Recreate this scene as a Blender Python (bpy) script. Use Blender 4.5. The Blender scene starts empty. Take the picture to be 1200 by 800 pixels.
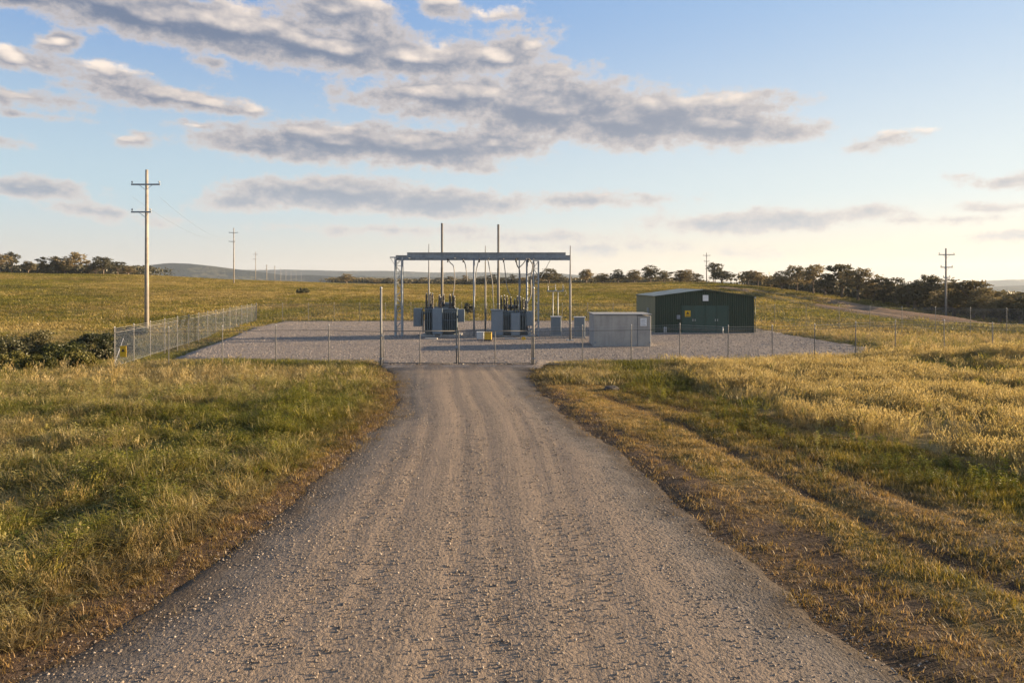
import bpy, math, random
import numpy as np
from mathutils import Vector, Matrix

random.seed(7)
rng = np.random.default_rng(11)
S = bpy.context.scene
COL = S.collection
PI = math.pi
H = 4.5                      # camera height
F = 800.0                    # focal length, photo pixels (1200 wide)
HOR = 332.0                  # horizon row

# ------------------------------------------------------------------ camera
cd = bpy.data.cameras.new('camera'); cam = bpy.data.objects.new('camera', cd); COL.objects.link(cam)
cam.location = (0, 0, H); cam.rotation_euler = (PI/2, 0, 0)
cd.sensor_width = 36; cd.lens = 24; cd.shift_y = -68/1200.0
cd.clip_start = 0.1; cd.clip_end = 30000
S.camera = cam
S.render.resolution_x = 1200; S.render.resolution_y = 800
S.view_settings.view_transform = 'Standard'; S.view_settings.look = 'None'
S.view_settings.exposure = 1.72; S.view_settings.gamma = 1.0
S.render.engine = 'CYCLES'
S.cycles.max_bounces = 6; S.cycles.diffuse_bounces = 2; S.cycles.glossy_bounces = 2
S.cycles.transmission_bounces = 3; S.cycles.transparent_max_bounces = 8; S.cycles.volume_bounces = 0

# ------------------------------------------------------------------ sun and sky
SUN_AZ = math.radians(76)    # clockwise from +Y, i.e. to the right and a little beyond
SUN_EL = math.radians(10.5)
sd = bpy.data.lights.new('sun', 'SUN'); sun = bpy.data.objects.new('sun', sd); COL.objects.link(sun)
sd.energy = 5.0; sd.angle = math.radians(0.6); sd.color = (1.0, 0.74, 0.45)
dirv = Vector((math.sin(SUN_AZ)*math.cos(SUN_EL), math.cos(SUN_AZ)*math.cos(SUN_EL), math.sin(SUN_EL)))
sun.rotation_euler = dirv.to_track_quat('Z', 'Y').to_euler(); sun.location = (60, 20, 60)

class NT:
    """small helper to write node graphs compactly"""
    def __init__(s, tree): s.t = tree; s.n = tree.nodes; s.l = tree.links
    def node(s, typ, **kw):
        n = s.n.new(typ)
        for k, v in kw.items(): setattr(n, k, v)
        return n
    def put(s, sock, v):
        if isinstance(v, bpy.types.NodeSocket): s.l.new(v, sock)
        elif v is not None:
            if hasattr(sock.default_value, '__len__') and not hasattr(v, '__len__'): v = [v]*len(sock.default_value)
            if hasattr(sock.default_value, '__len__') and len(v) == 3 and len(sock.default_value) == 4: v = tuple(v)+(1,)
            sock.default_value = v
    def m(s, op, a, b=None, c=None, clamp=False):
        n = s.node('ShaderNodeMath', operation=op, use_clamp=clamp)
        s.put(n.inputs[0], a)
        if b is not None: s.put(n.inputs[1], b)
        if c is not None: s.put(n.inputs[2], c)
        return n.outputs[0]
    def v(s, op, a, b=None):
        n = s.node('ShaderNodeVectorMath', operation=op)
        s.put(n.inputs[0], a)
        if b is not None: s.put(n.inputs[1], b)
        return n.outputs['Value'] if op in ('LENGTH', 'DOT_PRODUCT') else n.outputs[0]
    def mix(s, f, a, b, mode='MIX'):
        n = s.node('ShaderNodeMix', data_type='RGBA', blend_type=mode)
        s.put(n.inputs[0], f); s.put(n.inputs[6], a); s.put(n.inputs[7], b)
        return n.outputs[2]
    def ramp(s, f, a, b, lo=0.0, hi=1.0, smooth=True):
        n = s.node('ShaderNodeMapRange', interpolation_type='SMOOTHSTEP' if smooth else 'LINEAR')
        s.put(n.inputs[0], f); s.put(n.inputs[1], a); s.put(n.inputs[2], b); s.put(n.inputs[3], lo); s.put(n.inputs[4], hi)
        return n.outputs[0]
    def noise(s, vec, scale, detail=4, rough=0.55, out=0, dist=0.0):
        n = s.node('ShaderNodeTexNoise')
        if vec is not None: s.put(n.inputs['Vector'], vec)
        s.put(n.inputs['Scale'], scale); s.put(n.inputs['Detail'], detail); s.put(n.inputs['Roughness'], rough); s.put(n.inputs['Distortion'], dist)
        return n.outputs[out]
    def mapping(s, vec, scale=(1, 1, 1), loc=(0, 0, 0), rot=(0, 0, 0)):
        n = s.node('ShaderNodeMapping'); s.put(n.inputs[0], vec)
        s.put(n.inputs[1], loc); s.put(n.inputs[2], rot); s.put(n.inputs[3], scale)
        return n.outputs[0]

W = bpy.data.worlds.new('World'); S.world = W; W.use_nodes = True
W.node_tree.nodes.clear()

def sky_point(px, py):      # direction of a point of the sky as azimuth, elevation
    return math.atan2(px-600, F), math.atan2(HOR-py, math.hypot(F, px-600))

# clouds: centre x, centre y, half width, half height, weight
CL = [
 (40,-6,110,26,1),(150,12,130,34,1.1),(270,36,130,34,1.15),(390,58,130,32,1.1),(400,14,70,26,.9),(490,70,90,22,1),(570,66,75,22,1),
 (620,55,30,14,.7),(530,115,140,26,.95),(640,130,130,42,1.15),(740,140,130,36,1.15),(830,148,90,26,1),(900,152,55,14,.9),(860,122,85,14,.8),(640,88,60,14,.8),
 (290,170,75,14,.95),(400,165,110,26,1.05),(500,172,120,24,1.1),(590,172,70,16,.95),(550,192,50,7,.7),(380,120,0,0,0),
 (290,236,70,16,.95),(400,226,140,22,1.1),(500,238,90,20,1.05),(570,243,60,9,.9),(680,234,110,9,.95),
 (20,70,44,15,1),(70,52,30,17,1.05),(50,76,40,10,.9),(125,90,42,11,.95),(180,112,90,12,1),(230,117,44,9,.9),(30,112,80,9,.8),(40,130,60,6,.75),
 (290,129,26,7,.8),(232,146,30,6,.8),(155,166,22,7,.8),(15,163,30,6,.7),(250,78,24,12,.7),
 (45,220,64,13,.95),(105,247,62,9,.9),(200,256,36,5,.7),
 (1020,171,30,6,.8),(1045,164,36,7,.85),(1070,157,30,4,.75),(1165,208,44,7,.95),(1110,204,24,4,.6),(880,260,150,12,1),(1000,255,70,8,.85),(1110,259,80,6,.85),(1170,240,50,6,.8),(1190,278,50,8,.8),
 (620,280,110,9,.75),(700,292,120,7,.7),(540,270,60,6,.6),(870,296,60,5,.6),(520,6,30,14,.9),(590,20,45,9,.55),
 (440,272,120,6,.7),(600,38,44,7,.45),
]
CL = [c for c in CL if c[4] > 0]

g = bpy.data.node_groups.new('cloud_density', 'ShaderNodeTree')
g.interface.new_socket('P', in_out='INPUT', socket_type='NodeSocketVector')
g.interface.new_socket('Density', in_out='OUTPUT', socket_type='NodeSocketFloat')
g.interface.new_socket('Body', in_out='OUTPUT', socket_type='NodeSocketFloat')
q = NT(g); gi = q.node('NodeGroupInput'); go = q.node('NodeGroupOutput')
P = gi.outputs[0]
Pw = q.mapping(P, (1, 2.6, 1))
warp = q.noise(Pw, 7.0, 3, 0.55, out=1)
warp = q.v('MULTIPLY', q.v('SUBTRACT', warp, (.5, .5, .5)), (0.11, 0.032, 0))
P2 = q.v('ADD', P, warp)
best = None
for (cx, cy, rx, ry, w) in CL:
    a, e = sky_point(cx, cy)
    a1, _ = sky_point(cx+rx, cy); _, e1 = sky_point(cx, cy-ry)
    d = q.v('SUBTRACT', P2, (a, e, 0))
    d = q.v('MULTIPLY', d, (1/max(a1-a, .005)/(1.12 if ry > 14 else 1.3), 1/max(e1-e, .003)/(1.2 if ry > 14 else 1.5), 0))
    r = q.v('LENGTH', d)
    val = q.m('MULTIPLY', q.m('SUBTRACT', 1.0, r), w*(.5+.5*min(1, ry/22)))
    if best is None: best = val
    else:
        n = q.node('ShaderNodeMath', operation='SMOOTH_MAX'); q.put(n.inputs[0], best); q.put(n.inputs[1], val); n.inputs[2].default_value = 0.35; best = n.outputs[0]
# the rest of the sky, out of frame, carries the same kind of broken cloud
sx = q.node('ShaderNodeSeparateXYZ'); q.put(sx.inputs[0], P)
away = q.ramp(q.m('ABSOLUTE', sx.outputs[0]), 0.66, 0.85)
high = q.ramp(sx.outputs[1], 0.40, 0.5)
out_ = q.m('MAXIMUM', away, high)
band = q.noise(q.mapping(P, (1, 3.2, 1)), 2.2, 2, 0.5)
gen = q.m('MULTIPLY', q.m('SUBTRACT', band, 0.53), 5.0)
gen = q.m('MINIMUM', q.m('SUBTRACT', gen, q.m('MULTIPLY', q.m('SUBTRACT', 1.0, out_), 3.0)), 0.8)
best = q.m('MAXIMUM', best, gen)
fb = q.m('SUBTRACT', q.noise(q.mapping(P, (1, 1.9, 1)), 17.0, 8, 0.66), 0.5)
fb2 = q.m('SUBTRACT', q.noise(q.mapping(P, (1, 1.25, 1)), 48.0, 7, 0.68), 0.5)
dens = q.m('ADD', best, q.m('ADD', q.m('MULTIPLY', fb, 1.25), q.m('MULTIPLY', fb2, .85)))
q.put(go.inputs[0], dens)
fs = q.m('SUBTRACT', q.noise(q.mapping(P, (1, 1.9, 1)), 13.0, 4, 0.55), 0.5)
q.put(go.inputs[1], q.m('ADD', best, q.m('ADD', q.m('MULTIPLY', fs, 0.9), q.m('MULTIPLY', fb2, 0.25))))

w = NT(W.node_tree)
tc = w.node('ShaderNodeTexCoord')
D = w.v('NORMALIZE', tc.outputs['Generated'])
sep = w.node('ShaderNodeSeparateXYZ'); w.put(sep.inputs[0], D)
az = w.m('ARCTAN2', sep.outputs[0], sep.outputs[1]); el = w.m('ARCSINE', sep.outputs[2])
cmb = w.node('ShaderNodeCombineXYZ'); w.put(cmb.inputs[0], az); w.put(cmb.inputs[1], el)
def dgrp(vec):
    n = w.node('ShaderNodeGroup'); n.node_tree = g; w.put(n.inputs[0], vec); return n.outputs
o0 = dgrp(cmb.outputs[0]); d0 = o0[0]; b0 = o0[1]; scn = w.node('ShaderNodeVectorMath', operation='SCALE'); scn.inputs[0].default_value = (0.009, 0.016, 0); w.put(scn.inputs['Scale'], w.ramp(el, .06, .34, .30, 1.0)); d1 = dgrp(w.v('ADD', cmb.outputs[0], scn.outputs[0]))[1]
sky = w.node('ShaderNodeTexSky', sky_type='NISHITA'); sky.sun_disc = False
sky.sun_elevation = SUN_EL; sky.sun_rotation = SUN_AZ; sky.altitude = 300; sky.air_density = 1.0; sky.dust_density = 1.2; sky.ozone_density = 1.6
base = sky.outputs[0]
# thin high veil that pales the clear sky, stronger towards the horizon
veil = w.ramp(el, 0.30, 1.1, 0.86, 0.25)
warmth = w.ramp(az, -0.7, 0.75, 0.0, 1.0)
hz = w.ramp(el, 0.0, 0.13, 1.0, 0.0)
mid = w.ramp(el, 0.10, 0.42, 1.0, 0.0)
veil_col = w.mix(mid, w.mix(warmth, (1.05, 2.2, 4.5), (2.4, 3.6, 5.3)), w.mix(warmth, (3.4, 4.35, 4.9), (4.9, 5.3, 5.3)))
veil_col = w.mix(hz, veil_col, w.mix(warmth, (4.7, 4.3, 3.9), (6.8, 5.5, 4.1)))
clear = w.mix(veil, base, veil_col)
alpha = w.ramp(d0, -0.03, 0.40)
thick = w.ramp(d0, 0.15, 0.75)
lit = w.ramp(w.m('SUBTRACT', b0, d1), 0.02, 0.80)
edge = w.m('SUBTRACT', 1.0, thick)
br = w.m('ADD', w.m('MAXIMUM', lit, w.ramp(d0, .0, .9, .50, 0.0)), w.m('MULTIPLY', edge, 0.12), clamp=True)
dark_c = w.mix(w.ramp(el, 0.03, 0.24, 1.0, 0.0), (1.0, 1.3, 1.95), (2.7, 3.05, 3.5))
dark_c = w.mix(warmth, dark_c, w.mix(0.35, dark_c, (4.0, 3.9, 3.9)))
lite_c = w.mix(hz, (6.4, 5.5, 4.7), (6.2, 5.2, 4.2))
ccol = w.mix(br, dark_c, lite_c)
alpha = w.m('MULTIPLY', alpha, w.ramp(el, 0.0, 0.07, 0.5, 0.97))
alpha = w.m('MULTIPLY', alpha, w.ramp(el, -0.02, 0.02, 0.0, 1.0))
final = w.mix(alpha, clear, ccol)
bg = w.node('ShaderNodeBackground'); w.put(bg.inputs[0], final); bg.inputs[1].default_value = 0.05
wo = w.node('ShaderNodeOutputWorld'); w.l.new(bg.outputs[0], wo.inputs[0])

# ------------------------------------------------------------------ noise and terrain functions
_perm = rng.random((257, 257))
def vnoise(x, y, seed=0):
    x = np.asarray(x, float)+seed*17.3; y = np.asarray(y, float)+seed*9.7
    xi = np.floor(x).astype(int); yi = np.floor(y).astype(int)
    fx = x-xi; fy = y-yi; fx = fx*fx*(3-2*fx); fy = fy*fy*(3-2*fy)
    a = _perm[xi % 257, yi % 257]; b = _perm[(xi+1) % 257, yi % 257]
    c = _perm[xi % 257, (yi+1) % 257]; d = _perm[(xi+1) % 257, (yi+1) % 257]
    return (a*(1-fx)+b*fx)*(1-fy)+(c*(1-fx)+d*fx)*fy
def fbm(x, y, sc, oc=4, seed=0):
    t = 0; am = 1; s_ = 0
    for k in range(oc):
        t = t+am*vnoise(np.asarray(x)/sc*2**k, np.asarray(y)/sc*2**k, seed+k); s_ += am; am *= .55
    return t/s_
def sst(x, a, b):
    t = np.clip((np.asarray(x, float)-a)/(b-a), 0, 1); return t*t*(3-2*t)

def gp(px, py, z=0.0):       # a point of the photograph's ground as metres east and north
    Y = (H-z)*F/(py-HOR); return ((px-600)/F*Y, Y)

RL = [gp(*p) for p in [(0,800),(100,752),(200,690),(300,622),(350,590),(425,526),(463,488),(471,450),(463,438),(452,430)]]
RR = [gp(*p) for p in [(1090,800),(975,730),(920,682),(830,617),(770,570),(695,507),(640,462),(628,445),(629,436),(630,429)]]
def road_edges(Y):
    yl = [p[1] for p in RL]; xl = [p[0] for p in RL]; yr = [p[1] for p in RR]; xr = [p[0] for p in RR]
    xl = np.interp(Y, [-60]+yl, [-4.2]+xl)+.3*(1-sst(Y, 9, 15)); xr = np.interp(Y, [-60]+yr, [4.4]+xr)-.15-.3*sst(Y, 20, 32)
    return xl, xr
def road_in(X, Y):           # metres inside the road edge (negative outside)
    xl, xr = road_edges(Y)
    d = np.minimum(X-xl, xr-X)
    return np.where(np.asarray(Y) < 37.6, d, -(np.asarray(Y)-37.6)+np.minimum(d, 0))
PAD = [gp(*p) for p in [(212,420),(330,422),(447,424),(452,431),(632,431),(640,424),(690,423),(800,423),(940,421),(1004,416),(1016,408),(985,403),(930,394),(884,385),(840,379),(760,376.5),(500,376.5),(335,377),(300,384),(262,400)]]
def poly_sd(X, Y, poly):     # signed distance, positive inside
    X = np.asarray(X, float); Y = np.asarray(Y, float)
    d = np.full(X.shape, 1e9); ins = np.zeros(X.shape, bool)
    n = len(poly)
    for i in range(n):
        x0, y0 = poly[i]; x1, y1 = poly[(i+1) % n]
        ex, ey = x1-x0, y1-y0; L = ex*ex+ey*ey
        t = np.clip(((X-x0)*ex+(Y-y0)*ey)/L, 0, 1)
        d = np.minimum(d, np.hypot(X-x0-t*ex, Y-y0-t*ey))
        c = ((y0 > Y) != (y1 > Y)) & (X < (x1-x0)*(Y-y0)/(y1-y0+1e-12)+x0)
        ins ^= c
    return np.where(ins, d, -d)
def pad_in(X, Y): return poly_sd(X, Y, PAD)

CU = [-500, 0, 165, 300, 400, 550, 700, 780, 850, 900, 960, 1060, 1130, 1200, 1500]
CY = [314, 319.5, 322.5, 328.5, 332, 334.5, 332.5, 331.5, 334, 339, 347, 360, 373, 382, 392]
CDU = [-500, 0, 600, 780, 900, 1000, 1130, 1200, 1500]
CD = [240, 250, 260, 225, 190, 150, 115, 100, 80]
def terrain(X, Y):
    X = np.asarray(X, float); Y = np.asarray(Y, float)
    Ys = np.maximum(Y, 30.0); u = 600+F*X/Ys
    yc = np.interp(u, CU, CY); Dc = np.interp(u, CDU, CD)
    zc = H-(yc-HOR)*Dc/F
    t = np.clip((Y-76)/(Dc-76), 0, 1); s = 0.55*t+0.45*t*t*(3-2*t); s = s*sst(t, -0.01, 0.15)
    z = zc*s
    zf = np.interp(u, [200, 420, 620, 850, 1100], [6, 5, -2, -14, -26])
    z = np.where(Y > Dc, zc+(zf-zc)*sst(Y, Dc, Dc+np.interp(u, [600, 900], [700, 260])), z)
    z = z+(fbm(X, Y, 60, 3, 5)-.5)*1.4*sst(Y, 95, 150)*(1-sst(Y, 400, 900))
    # lower ground with scrub to the left, grassy mound to the right
    z = z-1.5*np.exp(-((X+33)/9)**2-((Y-47)/9)**2)
    z = z+0.85*sst(X, 18, 29)*np.exp(-((Y-36)/3.2)**2)+0.2*sst(X, 21, 30)*np.exp(-((Y-52)/8.0)**2)*(1-sst(X, 60, 90))
    z = z-.6*sst(X, 24, 32)*sst(Y, 39, 42.5)*(1-sst(Y, 72, 95))
    near = (1-sst(Y, 76, 100))
    pi = pad_in(X, Y); ri = road_in(X, Y)
    off = np.maximum(pi, ri)
    out = sst(-off, 0.0, 0.9)
    rough = (fbm(X, Y, 5, 3, 1)-.5)*.28+(fbm(X, Y, 0.9, 3, 2)-.5)*.12
    z = z+out*(0.05+rough)*(0.35+0.65*sst(Y, -5, 0))*near + (1-out)*((fbm(X, Y, 1.1, 2, 8)-.5)*0.03-.035)*near
    # worn wheel lines on the right hand verge
    for (ax, ay, bx, by) in ((6.0, 24.0, 9.3, 10.5), (4.5, 24.0, 7.4, 10.5)):
        tt = (Y-ay)/(by-ay); lx = ax+(bx-ax)*tt+0.25*np.sin(Y*.35)
        z = z-0.085*np.exp(-((X-lx)/0.25)**2)*.75*sst(fbm(X, Y, 3, 2, 33), .2, .55)*sst(Y, 4, 7)*(1-sst(Y, 26, 31))
    # track banks on the far right hill
    lx = 52+1.5*np.sin(Y*.05)
    for (o, a) in ((0, .55), (7, .55)):
        z = z+a*np.exp(-((X-lx-o)/1.0)**2)*sst(Y, 80, 88)*(1-sst(Y, 158, 175))
    return z
def tz(x, y): return float(terrain(np.array([x]), np.array([y]))[0])

# vegetation fields ------------------------------------------------
GOLD = [gp(*p) for p in [(770,430),(800,447),(845,466),(950,500),(1080,532),(1210,566),(1500,640),(1500,420),(1200,412),(1000,424)]]
def fields(X, Y):
    """green 0..1, dry/straw 0..1, soil 0..1, tall-straw mask, short mask"""
    n1 = fbm(X, Y, 6, 4, 21); n2 = fbm(X, Y, 1.6, 3, 22); n3 = fbm(X, Y, 30, 3, 23)
    off = -np.maximum(pad_in(X, Y), road_in(X, Y))
    left = X < -1
    gold = poly_sd(X, Y, GOLD)+2.2*(fbm(X, Y, 2.4, 3, 25)-.5); goldm = sst(gold, -0.9, 1.2)*(1-.85*sst(fbm(X, Y*1.6, 4, 3, 26), .50, .62))
    short = np.where(left, 0.0, 1-sst(-gold+0*X, -2.5, 0.0))*0
    # right verge: mown and worn
    short = (~left)*(gold < 0)*(Y < 40)*1.0
    strip = (~left)*np.exp(-((gold+1.6)/1.5)**2)*(Y < 40)
    green = 0.35+1.1*(n1-.5)+0.8*(n2-.5)
    green = np.where(left, green+0.10, green-0.10*short+0.75*strip)
    green = green-0.6*goldm
    dist = sst(Y, 60, 110)
    green = np.where(Y > 60, 0.42+1.5*(n3-.5)+0.9*(n1-.5), green)
    soil = sst(1.7+.9*(1-sst(Y, 8, 17))-off+2.6*(n2-.5), 0.0, 1.3)*(Y < 38)
    soil = np.where(~left, soil*0.8+0.55*short*sst(fbm(X, Y*.35, 1.4, 3, 31), .5, .66), soil)
    for (ax, ay, bx, by) in ((6.0, 24.0, 9.3, 10.5), (4.5, 24.0, 7.4, 10.5)):
        tt = (Y-ay)/(by-ay); lx = ax+(bx-ax)*tt+0.25*np.sin(Y*.35)
        soil = np.maximum(soil, 0.95*sst(n2, .25, .5)*np.exp(-((X-lx)/0.36)**2)*sst(Y, 4, 7)*(1-sst(Y, 26, 31)))
    # far right: bare, driven-over paddock
    lx = 52+1.5*np.sin(Y*.05)
    bare = sst(X-lx, -3, 0)*(1-sst(X-lx, 14, 26))*sst(Y, 78, 88)*(1-sst(Y, 170, 190))
    soil = np.maximum(soil, bare*(.25+.75*sst(fbm((X-lx)*2.2, Y*.35, 8, 4, 41), .38, .56)))
    straw = np.clip(0.5+1.2*(fbm(X, Y, 11, 3, 51)-.5)+0.5*dist+0.6*goldm, 0, 1)
    lb = np.exp(-((X+16)/6)**2-((Y-31)/4)**2)       # pale dead grass near the left fence corner
    straw = np.clip(straw+lb, 0, 1); green = green-lb*.6
    return np.clip(green, 0, 1), straw, np.clip(soil, 0, 1), goldm, short

# ------------------------------------------------------------------ materials
def new_mat(name):
    m = bpy.data.materials.new(name); m.use_nodes = True; m.node_tree.nodes.clear(); return m, NT(m.node_tree)
def finish(q_, shader):
    o = q_.node('ShaderNodeOutputMaterial'); q_.l.new(shader, o.inputs[0])
def bsdf(q_, col, rough=.6, metal=0.0, normal=None, spec=0.5):
    b = q_.node('ShaderNodeBsdfPrincipled'); q_.put(b.inputs['Base Color'], col); q_.put(b.inputs['Roughness'], rough)
    q_.put(b.inputs['Metallic'], metal); q_.put(b.inputs['Specular IOR Level'], spec)
    if normal is not None: q_.l.new(normal, b.inputs['Normal'])
    return b.outputs[0]
def bump(q_, h, dist=.01, strength=1.0):
    b = q_.node('ShaderNodeBump'); q_.put(b.inputs['Height'], h); q_.put(b.inputs['Distance'], dist); q_.put(b.inputs['Strength'], strength)
    return b.outputs[0]
MATS = {}
def surf(name, col, rough=.55, metal=0.0, var=.18, scale=3.0, bmp=.002, streak=True):
    """painted / galvanised / cast surface with stains and fine relief"""
    if name in MATS: return MATS[name]
    m, q_ = new_mat(name); tcx = q_.node('ShaderNodeTexCoord'); p = tcx.outputs['Object']
    n = q_.noise(p, scale, 6, .6)
    st = q_.noise(q_.mapping(p, (6, 6, .5)), scale*.6, 4, .6) if streak else q_.noise(p, scale*.3, 4)
    f = q_.m('ADD', q_.m('MULTIPLY', n, .6), q_.m('MULTIPLY', st, .4))
    c = q_.mix(q_.ramp(f, .35, .65), tuple(x*(1-var) for x in col), tuple(min(1, x*(1+var)) for x in col))
    fine = q_.noise(p, 60, 3, .6)
    finish(q_, bsdf(q_, c, q_.ramp(n, .3, .7, rough-.08, rough+.1), metal, bump(q_, q_.m('ADD', fine, n), bmp)))
    MATS[name] = m; return m

galv = surf('galvanised_steel', (.42, .43, .44), .5, .35)
galv_dark = surf('weathered_steel', (.22, .25, .29), .5, .2)
beam_m = surf('beam_steel', (.26, .295, .33), .6, .05)
mast_m = surf('mast_steel', (.15, .14, .125), .7, 0)
thin_m = surf('thin_mast_steel', (.21, .205, .195), .7, 0)
conc_pole = surf('concrete_pole', (.29, .265, .235), .85, 0, .2, 2)
timber = surf('weathered_timber', (.24, .20, .16), .9, 0, .3, 2)
grey_paint = surf('grey_blue_paint', (.145, .185, .22), .45, 0, .1, 2)
grey_light = surf('pale_grey_paint', (.17, .215, .26), .45, 0, .08, 2)
rad_m = surf('radiator_paint', (.13, .16, .175), .5, 0, .2, 3)
porc = surf('dark_porcelain', (.05, .046, .045), .25, 0, .2, 6)
porc_grey = surf('grey_porcelain', (.35, .36, .37), .25, 0, .1, 6)
cable_m = surf('aluminium_conductor', (.24, .23, .22), .6, .1)
concrete_m = surf('precast_concrete', (.36, .345, .32), .9, 0, .14, 1.2, .004)
green_m = surf('dark_green_steel', (.016, .038, .024), .45, 0, .14, 1.0)
green_door = surf('green_door_steel', (.026, .066, .055), .45, 0, .10, 1.0)
cream_m = surf('cream_steel', (.24, .23, .14), .6, 0, .1, 1.0)
yellow_m = surf('safety_yellow', (.62, .38, .01), .5, 0, .1, 4)
white_m = surf('white_sign_paint', (.72, .74, .75), .5, 0, .05, 4)
black_m = surf('black_plastic', (.015, .015, .017), .5, 0, .1, 4)
roof_white = surf('far_white_roof', (.7, .7, .68), .5, 0, .05, 1)
bark_m = surf('tree_bark', (.17, .13, .10), .95, 0, .35, 1.5, .02)

def leaf_mat(name, c1, c2, trans=.35, attr=None):
    m, q_ = new_mat(name)
    geo = q_.node('ShaderNodeNewGeometry')
    if attr:
        a = q_.node('ShaderNodeAttribute', attribute_type='INSTANCER', attribute_name=attr)
        rnd = q_.noise(geo.outputs['Position'], 9, 2)
        c = q_.mix(q_.ramp(rnd, .3, .7, 0, 1), q_.mix(1.0, a.outputs['Color'], (.78, .78, .74), 'MULTIPLY'), q_.mix(1.0, a.outputs['Color'], (1.22, 1.2, 1.15), 'MULTIPLY'))
    else:
        oi = q_.node('ShaderNodeObjectInfo')
        rnd = q_.noise(geo.outputs['Position'], .9, 3)
        f = q_.m('ADD', q_.m('MULTIPLY', rnd, .8), q_.m('MULTIPLY', q_.m('SUBTRACT', oi.outputs['Random'], .5), .5))
        c = q_.mix(q_.ramp(f, .2, .7), c1, c2)
    d = q_.node('ShaderNodeBsdfDiffuse'); q_.put(d.inputs[0], c)
    t = q_.node('ShaderNodeBsdfTranslucent'); q_.put(t.inputs[0], c)
    mx = q_.node('ShaderNodeMixShader'); mx.inputs[0].default_value = trans
    q_.l.new(d.outputs[0], mx.inputs[1]); q_.l.new(t.outputs[0], mx.inputs[2])
    gl = q_.node('ShaderNodeBsdfGlossy'); q_.put(gl.inputs[0], (1, 1, 1)); gl.inputs['Roughness'].default_value = .5
    m2 = q_.node('ShaderNodeMixShader'); m2.inputs[0].default_value = .03
    q_.l.new(mx.outputs[0], m2.inputs[1]); q_.l.new(gl.outputs[0], m2.inputs[2])
    finish(q_, m2.outputs[0]); return m
grass_m = leaf_mat('grass_blade', None, None, .45, 'tint')
euc_m = leaf_mat('eucalypt_leaf', (.07, .065, .032), (.25, .19, .085), .38)
shrub_dark = leaf_mat('dark_shrub_leaf', (.035, .045, .018), (.10, .09, .034), .3)
shrub_yel = leaf_mat('olive_shrub_leaf', (.07, .08, .018), (.17, .15, .035), .35)

def terrain_mat():
    m, q_ = new_mat('pasture_ground')
    geo = q_.node('ShaderNodeNewGeometry'); p = geo.outputs['Position']
    a = q_.node('ShaderNodeAttribute', attribute_name='veg'); s_ = q_.node('ShaderNodeSeparateColor'); q_.l.new(a.outputs['Color'], s_.inputs[0])
    n = q_.noise(p, 1.3, 6, .65); nf = q_.noise(p, 9, 5, .7); nb = q_.noise(p, .12, 5, .6)
    nst = q_.noise(q_.mapping(p, (.25, 1.4, 1)), .22, 5, .65)
    gf = q_.m('ADD', s_.outputs[0], q_.m('MULTIPLY', q_.m('SUBTRACT', n, .5), .9))
    sep0 = q_.node('ShaderNodeSeparateXYZ'); q_.l.new(p, sep0.inputs[0])
    straw = q_.mix(q_.ramp(nf, .3, .7), (.16, .125, .05), (.32, .255, .11))
    straw = q_.mix(q_.ramp(nst, .42, .62), q_.mix(.5, straw, (.13, .085, .04)), straw)
    grn = q_.mix(q_.ramp(nf, .3, .7), (.06, .07, .018), (.13, .13, .035))
    c = q_.mix(q_.ramp(gf, .25, .75), straw, grn)
    c = q_.mix(q_.ramp(q_.m('SUBTRACT', .62, s_.outputs[1]), 0, .6, 0, .5), c, (.12, .08, .04))
    soil = q_.mix(q_.ramp(nf, .3, .7), (.035, .023, .015), (.125, .083, .054))
    soil = q_.mix(q_.ramp(sep0.outputs[1], 60, 90), soil, (.19, .125, .078))
    c = q_.mix(q_.ramp(q_.m('ADD', s_.outputs[2], q_.m('MULTIPLY', q_.m('SUBTRACT', nf, .5), .8)), .2, .8), c, soil)
    sep_ = q_.node('ShaderNodeSeparateXYZ'); q_.l.new(p, sep_.inputs[0])
    far = q_.ramp(sep_.outputs[1], 300, 700)
    c = q_.mix(far, c, q_.mix(q_.ramp(nb, .4, .6), (.05, .06, .03), (.17, .14, .07)))
    hh = q_.m('ADD', q_.m('MULTIPLY', n, 1.0), nf)
    finish(q_, bsdf(q_, c, .95, 0, bump(q_, hh, .12), .2)); return m

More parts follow.
